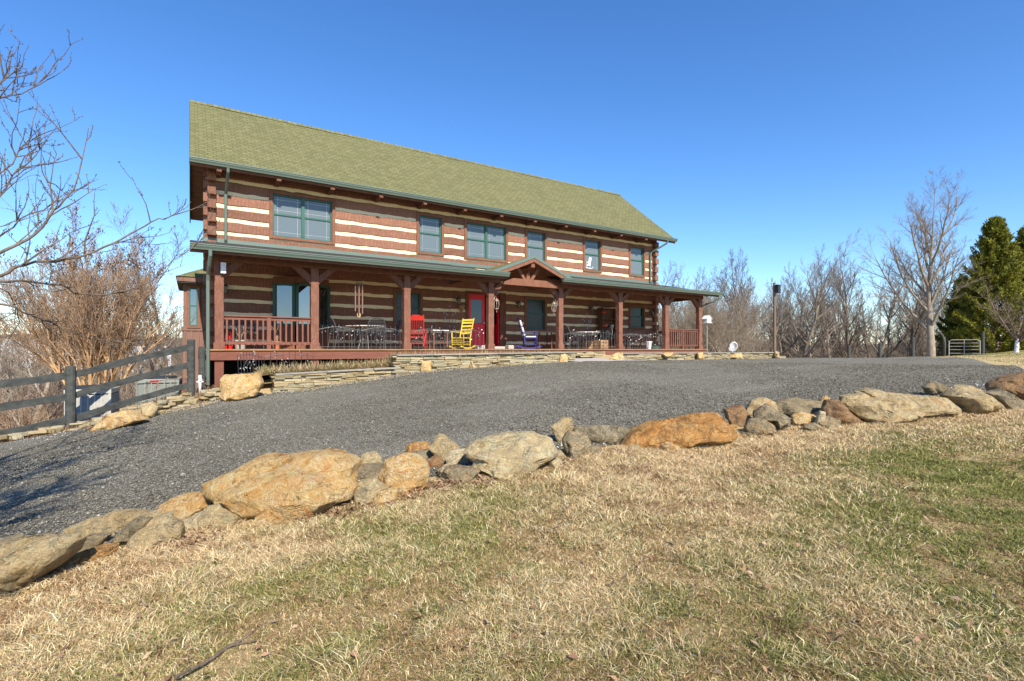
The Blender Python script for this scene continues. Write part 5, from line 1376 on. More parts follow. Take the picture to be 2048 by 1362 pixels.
TR=[(1582,46,505,2,'tall bare tree standing just right of the bat house pole'),
 (1500,48,528,1,'twin topped bare tree left of the bat house pole'),
 (1478,50,548,4,'bare tree rising above the satellite dish'),
 (1526,44,545,3,'slim bare tree close behind the bat house pole'),
 (1662,42,548,3,'pale straight trunked bare tree in the middle of the right wood'),
 (1631,52,560,0,'thin bare tree between the pole and the pale trunked one'),
 (1707,45,530,1,'taller bare tree of a pair mid right wood'),
 (1728,47,538,2,'spreading bare tree right half of a pair in the wood'),
 (1684,50,575,4,'short twisted bare tree between pale trunk and pair'),
 (1762,40,610,0,'low leaning bare tree hung with vines'),
 (1822,40,556,4,'dark crooked bare tree left of the tallest tree'),
 (1800,50,590,3,'thin bare sapling left of the dark crooked tree'),
 (1440,46,590,0,'bare tree over the birdhouse'),
 (1412,42,588,1,'bare tree behind the end of the porch roof'),
 (1370,52,572,3,'bare tree top showing above the porch roof right end'),
 (1330,50,560,4,'bare tree top beside the house right corner'),
 (1350,40,600,2,'bare tree seen between the last two porch posts'),
 (1388,38,610,0,'bare tree just left of the last porch post'),
 (1905,44,600,1,'bare tree behind the metal gate')]
for a in TR: wood(*a,group=GR)
for i in range(46):
    px=rnd.choice((rnd.uniform(1310,1480),rnd.uniform(1480,1660),rnd.uniform(1660,1900)))
    wood(px,rnd.uniform(46,75),rnd.uniform(562,640),rnd.randrange(5),'slender bare tree deep in the woodland strip beyond the drive',GR)
# left valley trees
GL='bare trees on the slope left of the house'
for a in [(355,34,470,3,'bare treetop close against the left roof edge'),(335,30,505,4,'bare tree between the crape myrtle and the house'),(20,40,560,2,'bare tree on the valley slope at the left picture edge'),(-60,30,520,0,'bare tree mostly beyond the left picture edge'),(90,46,600,1,'bare tree low behind the left fence rails')]:
    wood(*a,group=GL)
for i in range(12): wood(rnd.uniform(-120,400),rnd.uniform(38,85),rnd.uniform(640,675),rnd.randrange(5),'small bare tree down the valley slope left of the house',GL)
# crape myrtle
my=[dict(n=9,len=.62,ang=.34,up=.05,wig=.06,start=.3,seg=8,tip=.25,rr=.5,rmin=.004,tl=1,shape=lambda t:1.1-.5*t),
    dict(n=9,len=.55,ang=.36,up=.06,wig=.07,start=.15,seg=6,tip=.3,rr=.5),
    dict(n=6,len=.6,ang=.38,up=.05,wig=.09,start=.2,seg=5,tip=.3,rr=.55),
    dict(n=3,len=.5,ang=.5,up=.02,wig=.12,start=.3,seg=3,tip=.5,rr=.6),
    dict(n=0,len=.5,ang=.5,up=.0,wig=.2,start=.2,seg=2,tip=.5)]
p=at_d(190,780,16.2); mt=bare_tree('crape_myrtle','big vase shaped bare shrub tree with tan stems behind the fence',(p.x,p.y,tz(p.x,p.y)),8,4.7,my,.06,'myrtle','myrtle_tw',stems=16,spread=.5,cat='crape myrtle')
# seed heads
tipm=TM(); rng=np.random.default_rng(4); crown=[c for c in mt.children if c.name.startswith('crown')][0]
vs=np.empty(len(crown.data.vertices)*3,np.float32); crown.data.vertices.foreach_get('co',vs); vs=vs.reshape(-1,3)
cand=vs[vs[:,2]>np.quantile(vs[:,2],.90)]
for q in cand[rng.integers(0,len(cand),420)]:
    for m_ in range(3):
        o=q+rng.normal(0,.05,3); tipm.tube([o,o+rng.normal(0,.014,3),o+rng.normal(0,.02,3)+[0,0,.03]],[.008,.017,.006],4)
tipm.build('seed_head',M['bark3'],mt)
# shrubs on the bank and beside the right wood
sh=[dict(n=7,len=.6,ang=.45,up=.02,wig=.10,start=.25,seg=6,tip=.25,rr=.5,rmin=.004,tl=0),
    dict(n=6,len=.55,ang=.5,up=.02,wig=.13,start=.2,seg=5,tip=.3,rr=.5),
    dict(n=4,len=.5,ang=.55,up=.0,wig=.16,start=.2,seg=3,tip=.4,rr=.55),
    dict(n=0,len=.5,ang=.5,up=.0,wig=.2,start=.2,seg=2,tip=.5)]
def shrub_at(px,d,label,src,s,group):
    u=(px-CX)/F; v=FW*d+RT*(u*d); z=tz(v.x,v.y)-.05
    return dup(src,(v.x,v.y,z),rnd.uniform(0,6.28),label,(s*rnd.uniform(.9,1.2),s*rnd.uniform(.9,1.2),s))
p=at_d(60,760,17); s1=bare_tree('bare_shrub','tangled bare shrub behind the left fence rails',(p.x,p.y,tz(p.x,p.y)),51,2.3,sh,.022,'myrtle_tw','myrtle_tw','bare shrubs on the bank behind the fence',stems=13,spread=.6,cat='shrub')
for px,d,s in ((-40,17,.7),(20,24,.7),(110,28,.7),(250,26,.7),(300,28,.7),(340,26,.8),(-60,24,.8),(355,22,.6)):
    shrub_at(px,d,'bare brown shrub on the bank below the crape myrtle',s1,s,'bare shrubs on the bank behind the fence')
p=at_d(1450,700,29); s2=bare_tree('bare_shrub','tall fan of bare tan stems behind the satellite dish',(p.x,p.y,tz(p.x,p.y)),61,4.2,sh,.024,'bark2','bark2','tall bare shrubs past the house end',stems=16,spread=.5,cat='shrub')
for px,d,s,l in ((1425,31,1.05,'tall fan of bare stems behind the birdhouse'),(1365,30,.95,'bare stems seen through the last porch bay'),(1318,30,.9,'bare stems seen beside the house right corner'),(1490,34,.8,'bare stems right of the satellite dish')):
    shrub_at(px,d,l,s2,s,'tall bare shrubs past the house end')
# underbrush and far woods: nobody could count them
ub=TM(); rng=np.random.default_rng(77)
for i in range(5500):
    px=rng.uniform(1300,1960); d=rng.uniform(36,66); u=(px-CX)/F; v=FW*d+RT*(u*d)
    if i%3==0: 
        px=rng.uniform(-250,420); d=rng.uniform(20,60); u=(px-CX)/F; v=FW*d+RT*(u*d)
    h=rng.uniform(.6,2.3); a=rng.uniform(0,6.28); l=rng.uniform(.1,.8)*h
    ub.P=(v.x,v.y,0); ub.tube([(v.x,v.y,0),(v.x+math.cos(a)*l*.4,v.y+math.sin(a)*l*.4,h*.6),(v.x+math.cos(a)*l,v.y+math.sin(a)*l,h)],[.022,.016,.006],3)
    b=rng.uniform(0,6.28); ub.tube([(v.x+math.cos(a)*l*.3,v.y+math.sin(a)*l*.3,h*.45),(v.x+math.cos(a)*l*.3+math.cos(b)*h*.4,v.y+math.sin(a)*l*.3+math.sin(b)*h*.4,h*.85)],[.013,.005],3)
Vb=np.concatenate(ub.V); Fb_=np.concatenate(ub.F)
Vb[:,2]+=terrain(Vb[:,0],Vb[:,1]); 
o=np_mesh('underbrush',Vb,Fb_,4,M['brush']); tag(o,'brown leafless underbrush between the woodland trunks','underbrush',kind='stuff')
# far wood: tiled low detail trees on the valley hills
rng=np.random.default_rng(5); base=[]
for k in range(3):
    T=[TM(),TM()]; cf=[dict(n=9,len=.42,ang=.7,up=.03,wig=.06,start=.3,seg=4,tip=.2,rr=.5,rmin=.03,tl=9),dict(n=5,len=.5,ang=.6,up=.06,wig=.1,start=.25,seg=3,tip=.3,rr=.6),dict(n=0,len=.5,ang=.6,up=.05,wig=.1,start=.2,seg=2,tip=.4)]
    grow(rng,T,(0,0,0),np.array([0,0,1.]),8.0,.16,0,cf); base.append((np.concatenate(T[0].V),np.concatenate(T[0].F)))
VV=[];FF=[];off=0
for i in range(2600):
    ang=rng.uniform(-.95,.95); dd=85*math.exp(rng.uniform(0,2.4)); 
    if ang>-.2 and ang<.12: continue
    x=FW.x*math.cos(ang)*dd+RT.x*math.sin(ang)*dd; y=FW.y*math.cos(ang)*dd+RT.y*math.sin(ang)*dd
    b=base[i%3]; s=rng.uniform(.7,1.3)*(1.0 if dd<300 else 1.5); c_,s_=math.cos(i),math.sin(i); v=b[0]*s
    v=np.stack([v[:,0]*c_-v[:,1]*s_+x,v[:,0]*s_+v[:,1]*c_+y,v[:,2]+tz(x,y)-.3],-1); VV.append(v); FF.append(b[1]+off); off+=len(v)
o=np_mesh('far_wood',np.concatenate(VV),np.concatenate(FF),4,M['brush']); tag(o,'far off brown leafless wood covering the valley hills','woodland',kind='stuff')
# pale houses down in the valley
for px,py,d,lab in ((300,706,210,'tiny white house low in the valley beside the myrtle stems'),(40,690,260,'tiny pale house far down the valley at the left edge'),(120,694,330,'tiny pale roofed house on the far valley slope')):
    u=(px-CX)/F; v=FW*d+RT*(u*d); z=max(tz(v.x,v.y),-(py-HY)/F*d-2); t=thing('valley_house',lab,'house',(v.x,v.y,tz(v.x,v.y)),rnd.uniform(0,1.5),'tiny houses far down the valley')
    hh=max(3.0,-(py-HY)/F*d-tz(v.x,v.y)); MB().box(-6,6,-4,4,0,hh).prism([(-4,hh+.01),(4,hh+.01),(0,hh+2.6)],'x',-5.99,5.99).build('wall',M['white'],t)
    m=MB()
    for s in (-1,1): m.prism([(s*4.4,hh-.25),(0,hh+2.7),(0,hh+2.9),(s*4.4,hh-.02)],'x',-6.4,6.4)
    m.build('roof',M['ac'],t)
# evergreens
def evergreen(label,px,d,ytop,Rb,seed,col):
    rng=np.random.default_rng(seed); u=(px-CX)/F; v=FW*d+RT*(u*d); z=tz(v.x,v.y); H=(HY-ytop)/F*d-z
    t=thing('evergreen_tree',label,'evergreen tree',(v.x,v.y,z),0,'dark evergreens at the right edge'); T=TM()
    T.tube([(0,0,-.3),(0,0,H*.5),(0,0,H*.97)],[.22,.13,.02],8); SV=[];SC=[]
    nb=520
    for i in range(nb):
        q=rng.random()**.75; h=.25+q*(H-.4); fr=1-h/H
        L=(Rb*fr**.8+.22)*rng.uniform(.5,1.15); a=rng.uniform(0,6.283); el=.25+.65*q+rng.normal(0,.12)
        dirh=np.array([math.cos(a),math.sin(a),0]); n=6; pts=[np.array([0,0,h])]
        for k in range(n): pts.append(pts[-1]+(dirh*math.cos(el-.25+.12*k)+np.array([0,0,math.sin(el-.35+.13*k)]))*L/n)
        T.tube(pts,np.linspace(.03,.006,n+1),3); P=np.array(pts)
        m=int(80+110*L/Rb); tt=rng.uniform(.25,1.02,m)**.8*n; ii=np.clip(tt.astype(int),0,n-1); ff=(tt-ii)[:,None]
        c=P[ii]*(1-ff)+P[ii+1]*ff+rng.normal(0,.05,(m,3)); bd=P[ii+1]-P[ii]; bd/=np.linalg.norm(bd,axis=1)[:,None]
        dv=bd*.8+rng.normal(0,.55,(m,3))+np.array([0,0,.25]); dv/=np.linalg.norm(dv,axis=1)[:,None]
        sd=np.cross(dv,rng.normal(0,1,(m,3))); sd/=np.linalg.norm(sd,axis=1)[:,None]+1e-9
        ln=rng.uniform(.10,.26,m)[:,None]; wd=rng.uniform(.016,.036,m)[:,None]
        SV.append(np.stack([c-sd*wd*.5,c+dv*ln*.45-sd*wd*1.3,c+dv*ln,c+dv*ln*.45+sd*wd*1.3],1).reshape(-1,3))
        base=np.array(col)*rng.uniform(.55,1.3); tip=(tt/n)[:,None]; cc=base[None]*(rng.uniform(.7,1.25,(m,1)))*(1)+np.array([.08,.06,-.004])[None]*rng.uniform(0,1.6,(m,1))
        SC.append(np.repeat(np.clip(cc,.004,1),4,0))
    V=np.concatenate(SV); np_mesh('crown',V,np.arange(len(V)).reshape(-1,4),4,M['needle'],t,col=np.concatenate(SC)); T.build('trunk',M['bark3'],t)
evergreen('tall dark evergreen left of the pair at the right edge',1990,34,440,3.3,1,(.15,.17,.035))
evergreen('second dark evergreen cut off by the right picture edge',2062,35,450,3.4,2,(.16,.175,.035))
evergreen('lower evergreen behind the metal gate',1925,40,560,2.6,3,(.12,.145,.04))
evergreen('evergreen standing beyond the right picture edge',2190,37,470,3.4,4,(.15,.17,.035))
# whitewashed fruit tree
ft=[dict(n=6,len=3.6,ang=.8,up=.02,wig=.06,start=.75,seg=4,tip=.7,rr=.6,rmin=.004,tl=0),
    dict(n=9,len=.5,ang=.7,up=.05,wig=.12,start=.2,seg=6,tip=.25,rr=.45),dict(n=6,len=.55,ang=.65,up=.04,wig=.14,start=.2,seg=4,tip=.3,rr=.5),dict(n=4,len=.5,ang=.6,up=.04,wig=.15,start=.2,seg=3,tip=.4,rr=.5),dict(n=0,len=.5,ang=.5,up=0,wig=.2,start=.2,seg=2,tip=.5)]
q,dq=hit(2032,702,40); u=(2032-CX)/F; v=FW*23+RT*(u*23)
bare_tree('fruit_tree','low spreading fruit tree with whitewashed trunk on the right mound',(v.x,v.y,tz(v.x,v.y)),13,.85,ft,.10,'whitebark','bark3',lean=.1,cat='fruit tree')
# gate, field fence posts, bent pole at the end of the drive
q=at_d(1898,716,31.5); q2=at_d(1960,712,30.5); t=thing('metal_gate','grey tubular field gate below the evergreens','gate',(q.x,q.y,tz(q.x,q.y)),math.atan2(q2.y-q.y,q2.x-q.x)); Lg=(Vector((q2.x,q2.y))-Vector((q.x,q.y))).length
m=MB().tube([(0,0,.1),(0,0,1.12),(.12,0,1.2),(Lg-.12,0,1.2),(Lg,0,1.12),(Lg,0,.1)],.022,8); m.build('frame',M['ac'],t)
m=MB()
for z in (.15,.38,.6,.8,1.0): m.tube([(0,0,z),(Lg,0,z)],.016,6)
m.tube([(Lg*.5,0,.15),(Lg*.5,0,1.2)],.016,6); m.build('bar',M['ac'],t)
for px,d,hh,lab in ((1888,31.8,1.45,'dark gate post on the hinge side of the metal gate'),(1966,30.2,1.4,'dark gate post on the latch side of the metal gate'),(1698,31,1.0,'dark field post left of three at the drive crest'),(1760,31,1.15,'dark field post in the middle of three at the drive crest'),(1826,30,1.35,'dark field post right of three, before the crooked tree')):
    u=(px-CX)/F; v=FW*d+RT*(u*d); m=MB(); fence_post(m,0,0,-.3,hh,.085); o=m.build('field_post',M['fence'],None,bevel=.01); o.location=(v.x,v.y,tz(v.x,v.y)); tag(o,lab,'post','dark posts at the end of the drive')
v=at_d(1890,716,29.5); o=MB().tube([(0,0,-.2),(0,0,.9),(-.12,.0,1.3),(-.32,0,1.52),(-.5,0,1.55)],.045,10).build('bent_pole',M['irong'],None,smooth=True); o.location=(v.x,v.y,tz(v.x,v.y)); o.rotation_euler=(0,0,-YAW); tag(o,'grey bent top pole beside the tallest bare tree','pole')
# a second tree outside the frame: its shadow lies over the near end of the drive
bare_tree('bare_tree','bare tree standing outside the left picture edge, its shadow lying over the drive',(-2.6,.9,tz(-2.6,.9)),88,6.6,cfgA(15,ang=.85,l1=.46,n1=9,n2=6,n3=4,rmin=.008),.17,'darkbark','darkbark')
# ---------------- foreground tree leaning in from the left
rng=np.random.default_rng(21); T=[TM(),TM()]
root=Vector((-2.9,4.7,tz(-2.9,4.7)))
t=thing('bare_tree','near bare tree reaching in from the left picture edge with knobbly spurs','bare tree',root)
LX=lambda x,y,d: np.array(at_d(x,y,d)-root)
tr=[np.array([0,0,-.3]),np.array([.05,.05,.8]),np.array([.0,.15,1.6]),np.array([.1,.2,2.4]),np.array([.0,.25,3.3]),np.array([.1,.3,4.4])]
T[0].tube(tr,[.17,.15,.13,.11,.08,.04],10)
LIMBS=[ # (attach index, pixel path with depths, start radius)
 (2,[(-140,560,4.3),(0,505,4.6),(65,470,4.8),(110,420,4.9),(140,385,5.0),(165,320,5.1),(178,255,5.2)],0.0189),
 (1,[(-140,600,4.4),(0,550,4.6),(60,525,4.8),(130,518,5.0),(210,495,5.2),(265,465,5.4),(310,440,5.5),(350,430,5.6),(376,396,5.7)],0.0176),
 (1,[(-140,590,4.6),(0,563,4.9),(70,565,5.2),(120,570,5.4),(160,587,5.6),(215,588,5.8),(270,575,6.0),(310,555,6.2),(345,525,6.3),(400,482,6.5)],0.0143),
 (1,[(-140,615,4.6),(0,608,5.0),(60,630,5.2),(110,650,5.5),(180,675,5.8),(235,683,6.0)],0.0126),
 (3,[(-120,230,4.6),(0,196,4.8),(20,193,4.9),(60,175,5.0),(88,155,5.1)],0.0101),
 (2,[(-140,480,4.5),(-20,420,4.7),(20,360,4.8),(45,330,4.9),(62,318,5.0)],0.0126),
 (2,[(-140,420,4.5),(0,345,4.8),(45,300,5.0),(60,270,5.2),(75,195,5.4)],0.0092),
 (2,[(-130,520,4.4),(-10,478,4.9),(40,440,5.0),(110,405,5.1),(95,365,5.2),(85,310,5.3)],0.0101),
 (3,[(-150,330,4.3),(-60,250,4.5),(-10,180,4.6),(15,150,4.7),(20,140,4.8)],0.0126),
 (2,[(-160,540,4.4),(-40,560,5.2),(20,590,5.8),(40,640,6.2),(10,690,6.4)],0.0084),
 (3,[(-200,300,4.4),(-120,150,4.5),(-60,20,4.6)],0.0210),
 (4,[(-260,100,4.4),(-160,-60,4.5)],0.0210),
 (2,[(-180,480,4.6),(-60,470,6.0),(10,450,6.6),(70,430,7.0),(130,400,7.2)],0.0092)]
def spurs(P,rad,n,lmin,lmax,depth):
    for i in range(n):
        q=rng.uniform(.12,1.0)*(len(P)-1); k=min(int(q),len(P)-2); f=q-k; b=P[k]*(1-f)+P[k+1]*f; d=unit(P[k+1]-P[k])
        if b[0]*0+0: pass
        nd=unit(perp(rng,d,rng.uniform(.5,1.1))+np.array([0,0,.45])); L=rng.uniform(lmin,lmax); pts=[b]; dd=nd
        for j in range(5): dd=unit(dd+rng.normal(0,.16,3)+np.array([0,0,.06])); pts.append(pts[-1]+dd*L/5)
        r0=min(rad*.55,.0025+.008*L); T[1].tube(pts,np.linspace(r0,.0016,6),4)
        # knobbly buds
        for j in range(int(4+L*7)):
            w=rng.uniform(0,5); kk=min(int(w),4); bb=pts[kk]*(1-(w-kk))+pts[kk+1]*(w-kk); ds=unit(rng.normal(0,1,3)); T[1].tube([bb,bb+ds*.009,bb+ds*.015],[.0025,.0035,.0015],4)
        if depth: spurs(pts,r0,rng.integers(1,4) if L>.25 else rng.integers(0,2),lmin*.35,lmax*.4,depth-1)
for ai,path,r in LIMBS:
    base=tr[min(ai+1,5)]; P=[base]+[LX(*q) for q in path]
    # smooth the path
    P=np.array(P); tt=np.linspace(0,len(P)-1,len(P)*3); ii=np.clip(tt.astype(int),0,len(P)-2); f=(tt-ii)[:,None]
    Pm=np.concatenate([P[:1]*2-P[1:2],P,P[-1:]*2-P[-2:-1]]); p0,p1,p2,p3=Pm[ii],Pm[ii+1],Pm[ii+2],Pm[ii+3]
    Q=.5*((2*p1)+(-p0+p2)*f+(2*p0-5*p1+4*p2-p3)*f**2+(-p0+3*p1-3*p2+p3)*f**3)+rng.normal(0,.008,(len(tt),3))
    T[0].tube(Q,np.linspace(r,.003,len(Q)),7); spurs(list(Q[3:]),r,12 if r>.012 else 9,.15,.7,2)
T[0].build('trunk',M['darkbark'],t); T[1].build('crown',M['darkbark'],t)
# ================================================================== GRASS AND LITTER
def make_grass(n,XY,hmul,name,label,wmul=1.0,cat='grass'):
    X,Y=XY; n=len(X); Z=terrain(X,Y)-.008+(vnoise(X,Y,.9,3)-.5)*.05
    d=np.hypot(X,Y)
    clump=vnoise(X,Y,6.5,21)*.6+vnoise(X,Y,14,22)*.4
    green=.55*vnoise(X,Y,.55,31)+.3*vnoise(X,Y,1.9,32)+.15*vnoise(X,Y,6,33)
    # more green towards the lower right of the lawn, straw along the stones
    dist=yn(X)-Y
    green=green+.24*(X>13)+.17*sstep(1.0,3.2,dist)*sstep(-.8,3.0,X)-.17*(1-sstep(.2,1.8,dist))-.10*(1-sstep(-1.5,1.5,X))
    isg=(green+.17*sstep(-.3,1.6,dist-1.2)*sstep(1.2,4.2,X)+NP.normal(0,.17,n))>.575
    bare=vnoise(X,Y,2.7,41)*.6+vnoise(X,Y,8,42)*.4
    h=np.where(isg,NP.uniform(.018,.042,n),NP.uniform(.02,.052,n))*(.45+.95*clump)*(1+.65*(1-sstep(.1,2.2,dist))*(dist>0)*(X<12))*hmul*(1-.3*(bare>.66))*(1-.35*(1-sstep(-2,.5,X))*(d<5))
    w=(np.where(isg,.0017,.0016)*NP.uniform(.7,1.4,n)*(1+.24*np.clip(d-2,0,12)))*wmul
    a=NP.uniform(0,6.283,n); lean=np.abs(NP.normal(.8,.5,n))*h; la=vnoise(X,Y,5,51)*9+NP.normal(0,1.9,n)
    sx,sy=np.cos(a)*w,np.sin(a)*w; lx,ly=np.cos(la)*lean,np.sin(la)*lean
    z0=Z; b0=np.stack([X-sx,Y-sy,z0],-1); b1=np.stack([X+sx,Y+sy,z0],-1)
    m=np.stack([X+lx*.35,Y+ly*.35,z0+h*.6],-1); m0=m-np.stack([sx,sy,0*sx],-1)*.8; m1=m+np.stack([sx,sy,0*sx],-1)*.8
    tp=np.stack([X+lx*1.15+NP.normal(0,.25,n)*h,Y+ly*1.15+NP.normal(0,.25,n)*h,z0+h*NP.uniform(.75,1.05,n)],-1)
    V=np.stack([b0,b1,m1,m0,tp],1).reshape(-1,3); i=np.arange(n)[:,None]*5
    Fc=np.concatenate([i+np.array([[0,1,2]]),i+np.array([[0,2,3]]),i+np.array([[3,2,4]])],0)
    st=np.array([(.72,.55,.30),(.80,.64,.38),(.58,.41,.21),(.88,.76,.51),(.36,.23,.12)])[NP.choice(5,n,p=[.29,.25,.2,.11,.15])]
    gr=np.array([(.22,.235,.06),(.29,.29,.085),(.38,.35,.13),(.16,.18,.04)])[NP.choice(4,n)]
    br=np.array([.36,.23,.12])
    c=np.where(isg[:,None],gr,st); c=np.where(((bare>.64)&(NP.random(n)<.4))[:,None],br[None],c)
    c=np.clip(c*NP.uniform(.58,1.36,(n,1))*np.array([1.02,1.0,.98]),0,.95); c=np.repeat(c,5,0)
    o=np_mesh(name,V,Fc,3,M['grass'],col=c); return tag(o,label,cat,kind='stuff')
def lawn_pts(n,dmin,dmax,pw):
    ang=NP.uniform(-.92,1.15,n); d=dmin*(dmax/dmin)**(NP.random(n)**pw)
    X=FW.x*np.cos(ang)*d+RT.x*np.sin(ang)*d; Y=FW.y*np.cos(ang)*d+RT.y*np.sin(ang)*d
    k=(Y<yn(X)-.05+NP.normal(0,.05,n))&(X<14); return X[k],Y[k]
make_grass(0,lawn_pts(1680000,1.5,15,.75),1.0,'lawn_grass','dry straw coloured winter grass with green patches on the near lawn')
# a few longer yellow green tussocks
def tussock_pts(n):
    cs=[]
    for x,y,r in ((350,1190,.10),(650,1320,.13),(700,1330,.12),(830,1240,.08),(320,1310,.10),(1120,975,.22),(1290,1010,.2),(1180,1030,.16),(1400,1330,.1),(1750,1010,.25),(1900,960,.3),(1560,1250,.1),(40,1280,.06)):
        q,d=hit(x,y); cs.append((q.x,q.y,r))
    cs=np.array(cs); k=NP.integers(0,len(cs),n); a=NP.uniform(0,6.283,n); r=cs[k,2]*np.abs(NP.normal(0,.8,n))
    return cs[k,0]+np.cos(a)*r*1.3,cs[k,1]+np.sin(a)*r
make_grass(0,tussock_pts(9000),1.9,'grass_tussocks','longer yellow green grass tussocks standing in the lawn')
def mound_pts(n):
    X=NP.uniform(13,46,n); Y=NP.uniform(-2,16,n); k=(Y<yn(X)-.05); return X[k],Y[k]
make_grass(0,mound_pts(150000),1.0,'mound_grass','green and straw grass on the low mound beyond the drive',1.0)
# straw in the planting bed
def bed_pts(n):
    X=NP.uniform(1.5,11.2,n); Y=NP.uniform(13.75,14.85,n); return X,Y
def straw(n,pts,zf,name,label,cols,Lr=(.06,.22),w=.004,el=.5):
    X,Y=pts(n); n=len(X); Z=zf(X,Y); a=NP.uniform(0,6.283,n); e=np.abs(NP.normal(0,el,n)); L=NP.uniform(*Lr,n)
    d=np.stack([np.cos(a)*np.cos(e),np.sin(a)*np.cos(e),np.sin(e)],-1)*L[:,None]; s=np.stack([-np.sin(a),np.cos(a),0*a],-1)*w
    b=np.stack([X,Y,Z],-1); V=np.stack([b-s,b+s,b+d*.6+s*.8+[0,0,.01],b+d*.6-s*.8+[0,0,.01],b+d],1).reshape(-1,3); i=np.arange(n)[:,None]*5
    Fc=np.concatenate([i+np.array([[0,1,2]]),i+np.array([[0,2,3]]),i+np.array([[3,2,4]])],0)
    c=np.array(cols)[NP.choice(len(cols),n)]*NP.uniform(.7,1.2,(n,1)); o=np_mesh(name,V,Fc,3,M['grass'],col=np.repeat(c,5,0)); tag(o,label,'dry straw',kind='stuff')
straw(16000,bed_pts,lambda X,Y:np.interp(X,[.7,1.7,4.7,5.0,10.7,11],[-.75,-.62,-.50,-.3,-.3,-.46])+.03,'bed_straw','dry straw and dead stems filling the planting bed',[(.5,.37,.2),(.6,.48,.28),(.36,.24,.13),(.2,.2,.06)],(.08,.3),.006,.6)
def bank_pts(n):
    X=NP.uniform(-7,1.2,n); Y=yf(X)+.05+np.abs(NP.normal(0,1.2,n)); return X,Y
straw(26000,bank_pts,lambda X,Y:terrain(X,Y)+.0,'bank_straw','dead weeds and straw on the bank below the fence',[(.30,.16,.09),(.36,.24,.14),(.22,.13,.08),(.42,.31,.18)],(.05,.22),.006,.6)
# leaf litter along the stones and over the lawn
def leaves(n,pts,name,label):
    X,Y=pts(n); n=len(X); Z=terrain(X,Y)+NP.uniform(.01,.06,n); a=NP.uniform(0,6.283,n); L=NP.uniform(.010,.026,n); W=L*NP.uniform(.3,.55,n)
    d=np.stack([np.cos(a)*L,np.sin(a)*L,NP.normal(0,.35,n)*L],-1); s=np.stack([-np.sin(a)*W,np.cos(a)*W,NP.normal(0,.5,n)*W],-1); b=np.stack([X,Y,Z],-1); up=np.zeros((n,3)); up[:,2]=L*NP.uniform(0,.4,n)
    V=np.stack([b-d,b-s+up,b+d,b+s+up],1).reshape(-1,3); i=np.arange(n)[:,None]*4; Fc=np.concatenate([i+np.array([[0,1,2]]),i+np.array([[0,2,3]])],0)
    c=np.array([(.28,.16,.09),(.36,.21,.125),(.19,.105,.065),(.44,.30,.19)])[NP.choice(4,n)]*NP.uniform(.7,1.2,(n,1)); o=np_mesh(name,V,Fc,3,M['litter'],col=np.repeat(c,4,0)); tag(o,label,'leaf litter',kind='stuff')
def stone_foot(n):
    X=NP.uniform(-2.2,3.6,n); Y=yn(X)-.22-np.abs(NP.normal(0,.16,n)); k=vnoise(X,X*0,2.3,61)>.42; return X[k],Y[k]
leaves(3600,stone_foot,'leaf_litter','brown dead leaves gathered at the foot of the boulders')
def lawn_leaf(n):
    X,Y=lawn_pts(n,1.8,9,.9); return X,Y
leaves(1500,lawn_leaf,'scattered_leaves','brown dead leaves scattered through the near lawn')
# small weeds along the gravel edge
def weed_pts(n):
    X=NP.uniform(-2,12,n); Y=np.where(NP.random(n)<.6,yn(X)+.25+np.abs(NP.normal(0,.15,n)),yf(X)-.1-np.abs(NP.normal(0,.12,n))); k=vnoise(X,Y,2.1,71)>.60; return X[k],Y[k]
straw(9000,weed_pts,lambda X,Y:terrain(X,Y)+.03,'gravel_weeds','small green weeds growing in the gravel edge',[(.17,.19,.05),(.26,.25,.08),(.36,.3,.13)],(.015,.05),.004,.7)
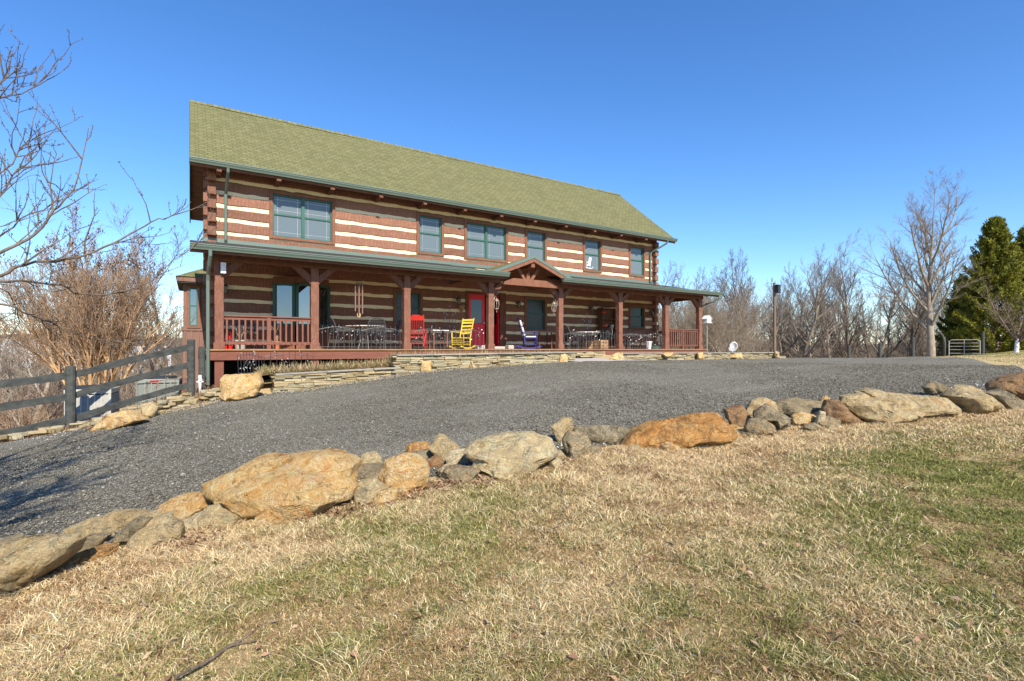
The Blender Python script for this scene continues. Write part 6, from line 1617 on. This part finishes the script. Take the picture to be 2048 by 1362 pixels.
# a fallen twig on the lawn
q,dq=hit(455,1310); m=MB(); rr=random.Random(3); p=Vector((0,0,.03)); pts=[p.copy()]
for k in range(9): p=p+Vector((.055+rr.uniform(-.01,.01),.028+rr.uniform(-.02,.02),rr.uniform(-.008,.01))); pts.append(p.copy())
m.tube(pts,[.007]*5+[.005]*5,6).tube([pts[4],pts[4]+Vector((.06,-.03,.02)),pts[4]+Vector((.12,-.04,.015))],.003,5)
o=m.build('fallen_twig',M['darkbark'],None); o.location=q+Vector((-.2,-.12,.0)); tag(o,'thin fallen twig lying in the straw grass at the bottom','twig')
q,dq=hit(650,835); pts=[Vector((0,0,.0))]

# ================================================================== LIGHT, SKY, CAMERA
EL,AZ=R(39.5),R(-7)
S=Vector((math.sin(AZ)*math.cos(EL),-math.cos(AZ)*math.cos(EL),math.sin(EL)))
sun=bpy.data.lights.new('sun','SUN'); sun.energy=4.6; sun.angle=R(.53); sun.color=(1,.935,.83)
so=bpy.data.objects.new('sun',sun); COL.objects.link(so); so.rotation_euler=S.to_track_quat('Z','Y').to_euler()
w=bpy.data.worlds.new('World'); SC.world=w; w.use_nodes=True; nt=w.node_tree
sky=nt.nodes.new('ShaderNodeTexSky'); sky.sky_type='NISHITA'; sky.sun_disc=False; sky.sun_elevation=EL; sky.sun_rotation=R(180)-AZ
sky.altitude=100; sky.air_density=1.0; sky.dust_density=.05; sky.ozone_density=4.5
bg=nt.nodes['Background']; bg.inputs[1].default_value=.138; hs=nt.nodes.new('ShaderNodeHueSaturation'); hs.inputs['Saturation'].default_value=1.2; hs.inputs['Hue'].default_value=.506; nt.links.new(sky.outputs[0],hs.inputs['Color']); nt.links.new(hs.outputs[0],bg.inputs[0])
cam=bpy.data.cameras.new('camera'); co=bpy.data.objects.new('camera',cam); COL.objects.link(co)
co.location=(0,0,0); co.rotation_euler=(R(90),0,-YAW); cam.sensor_width=36; cam.lens=F/2048*36; cam.shift_y=(HY-681)/2048; cam.clip_start=.05; cam.clip_end=8000
SC.camera=co
SC.view_settings.view_transform='Standard'; SC.view_settings.look='None'; SC.view_settings.exposure=.74; SC.view_settings.gamma=1
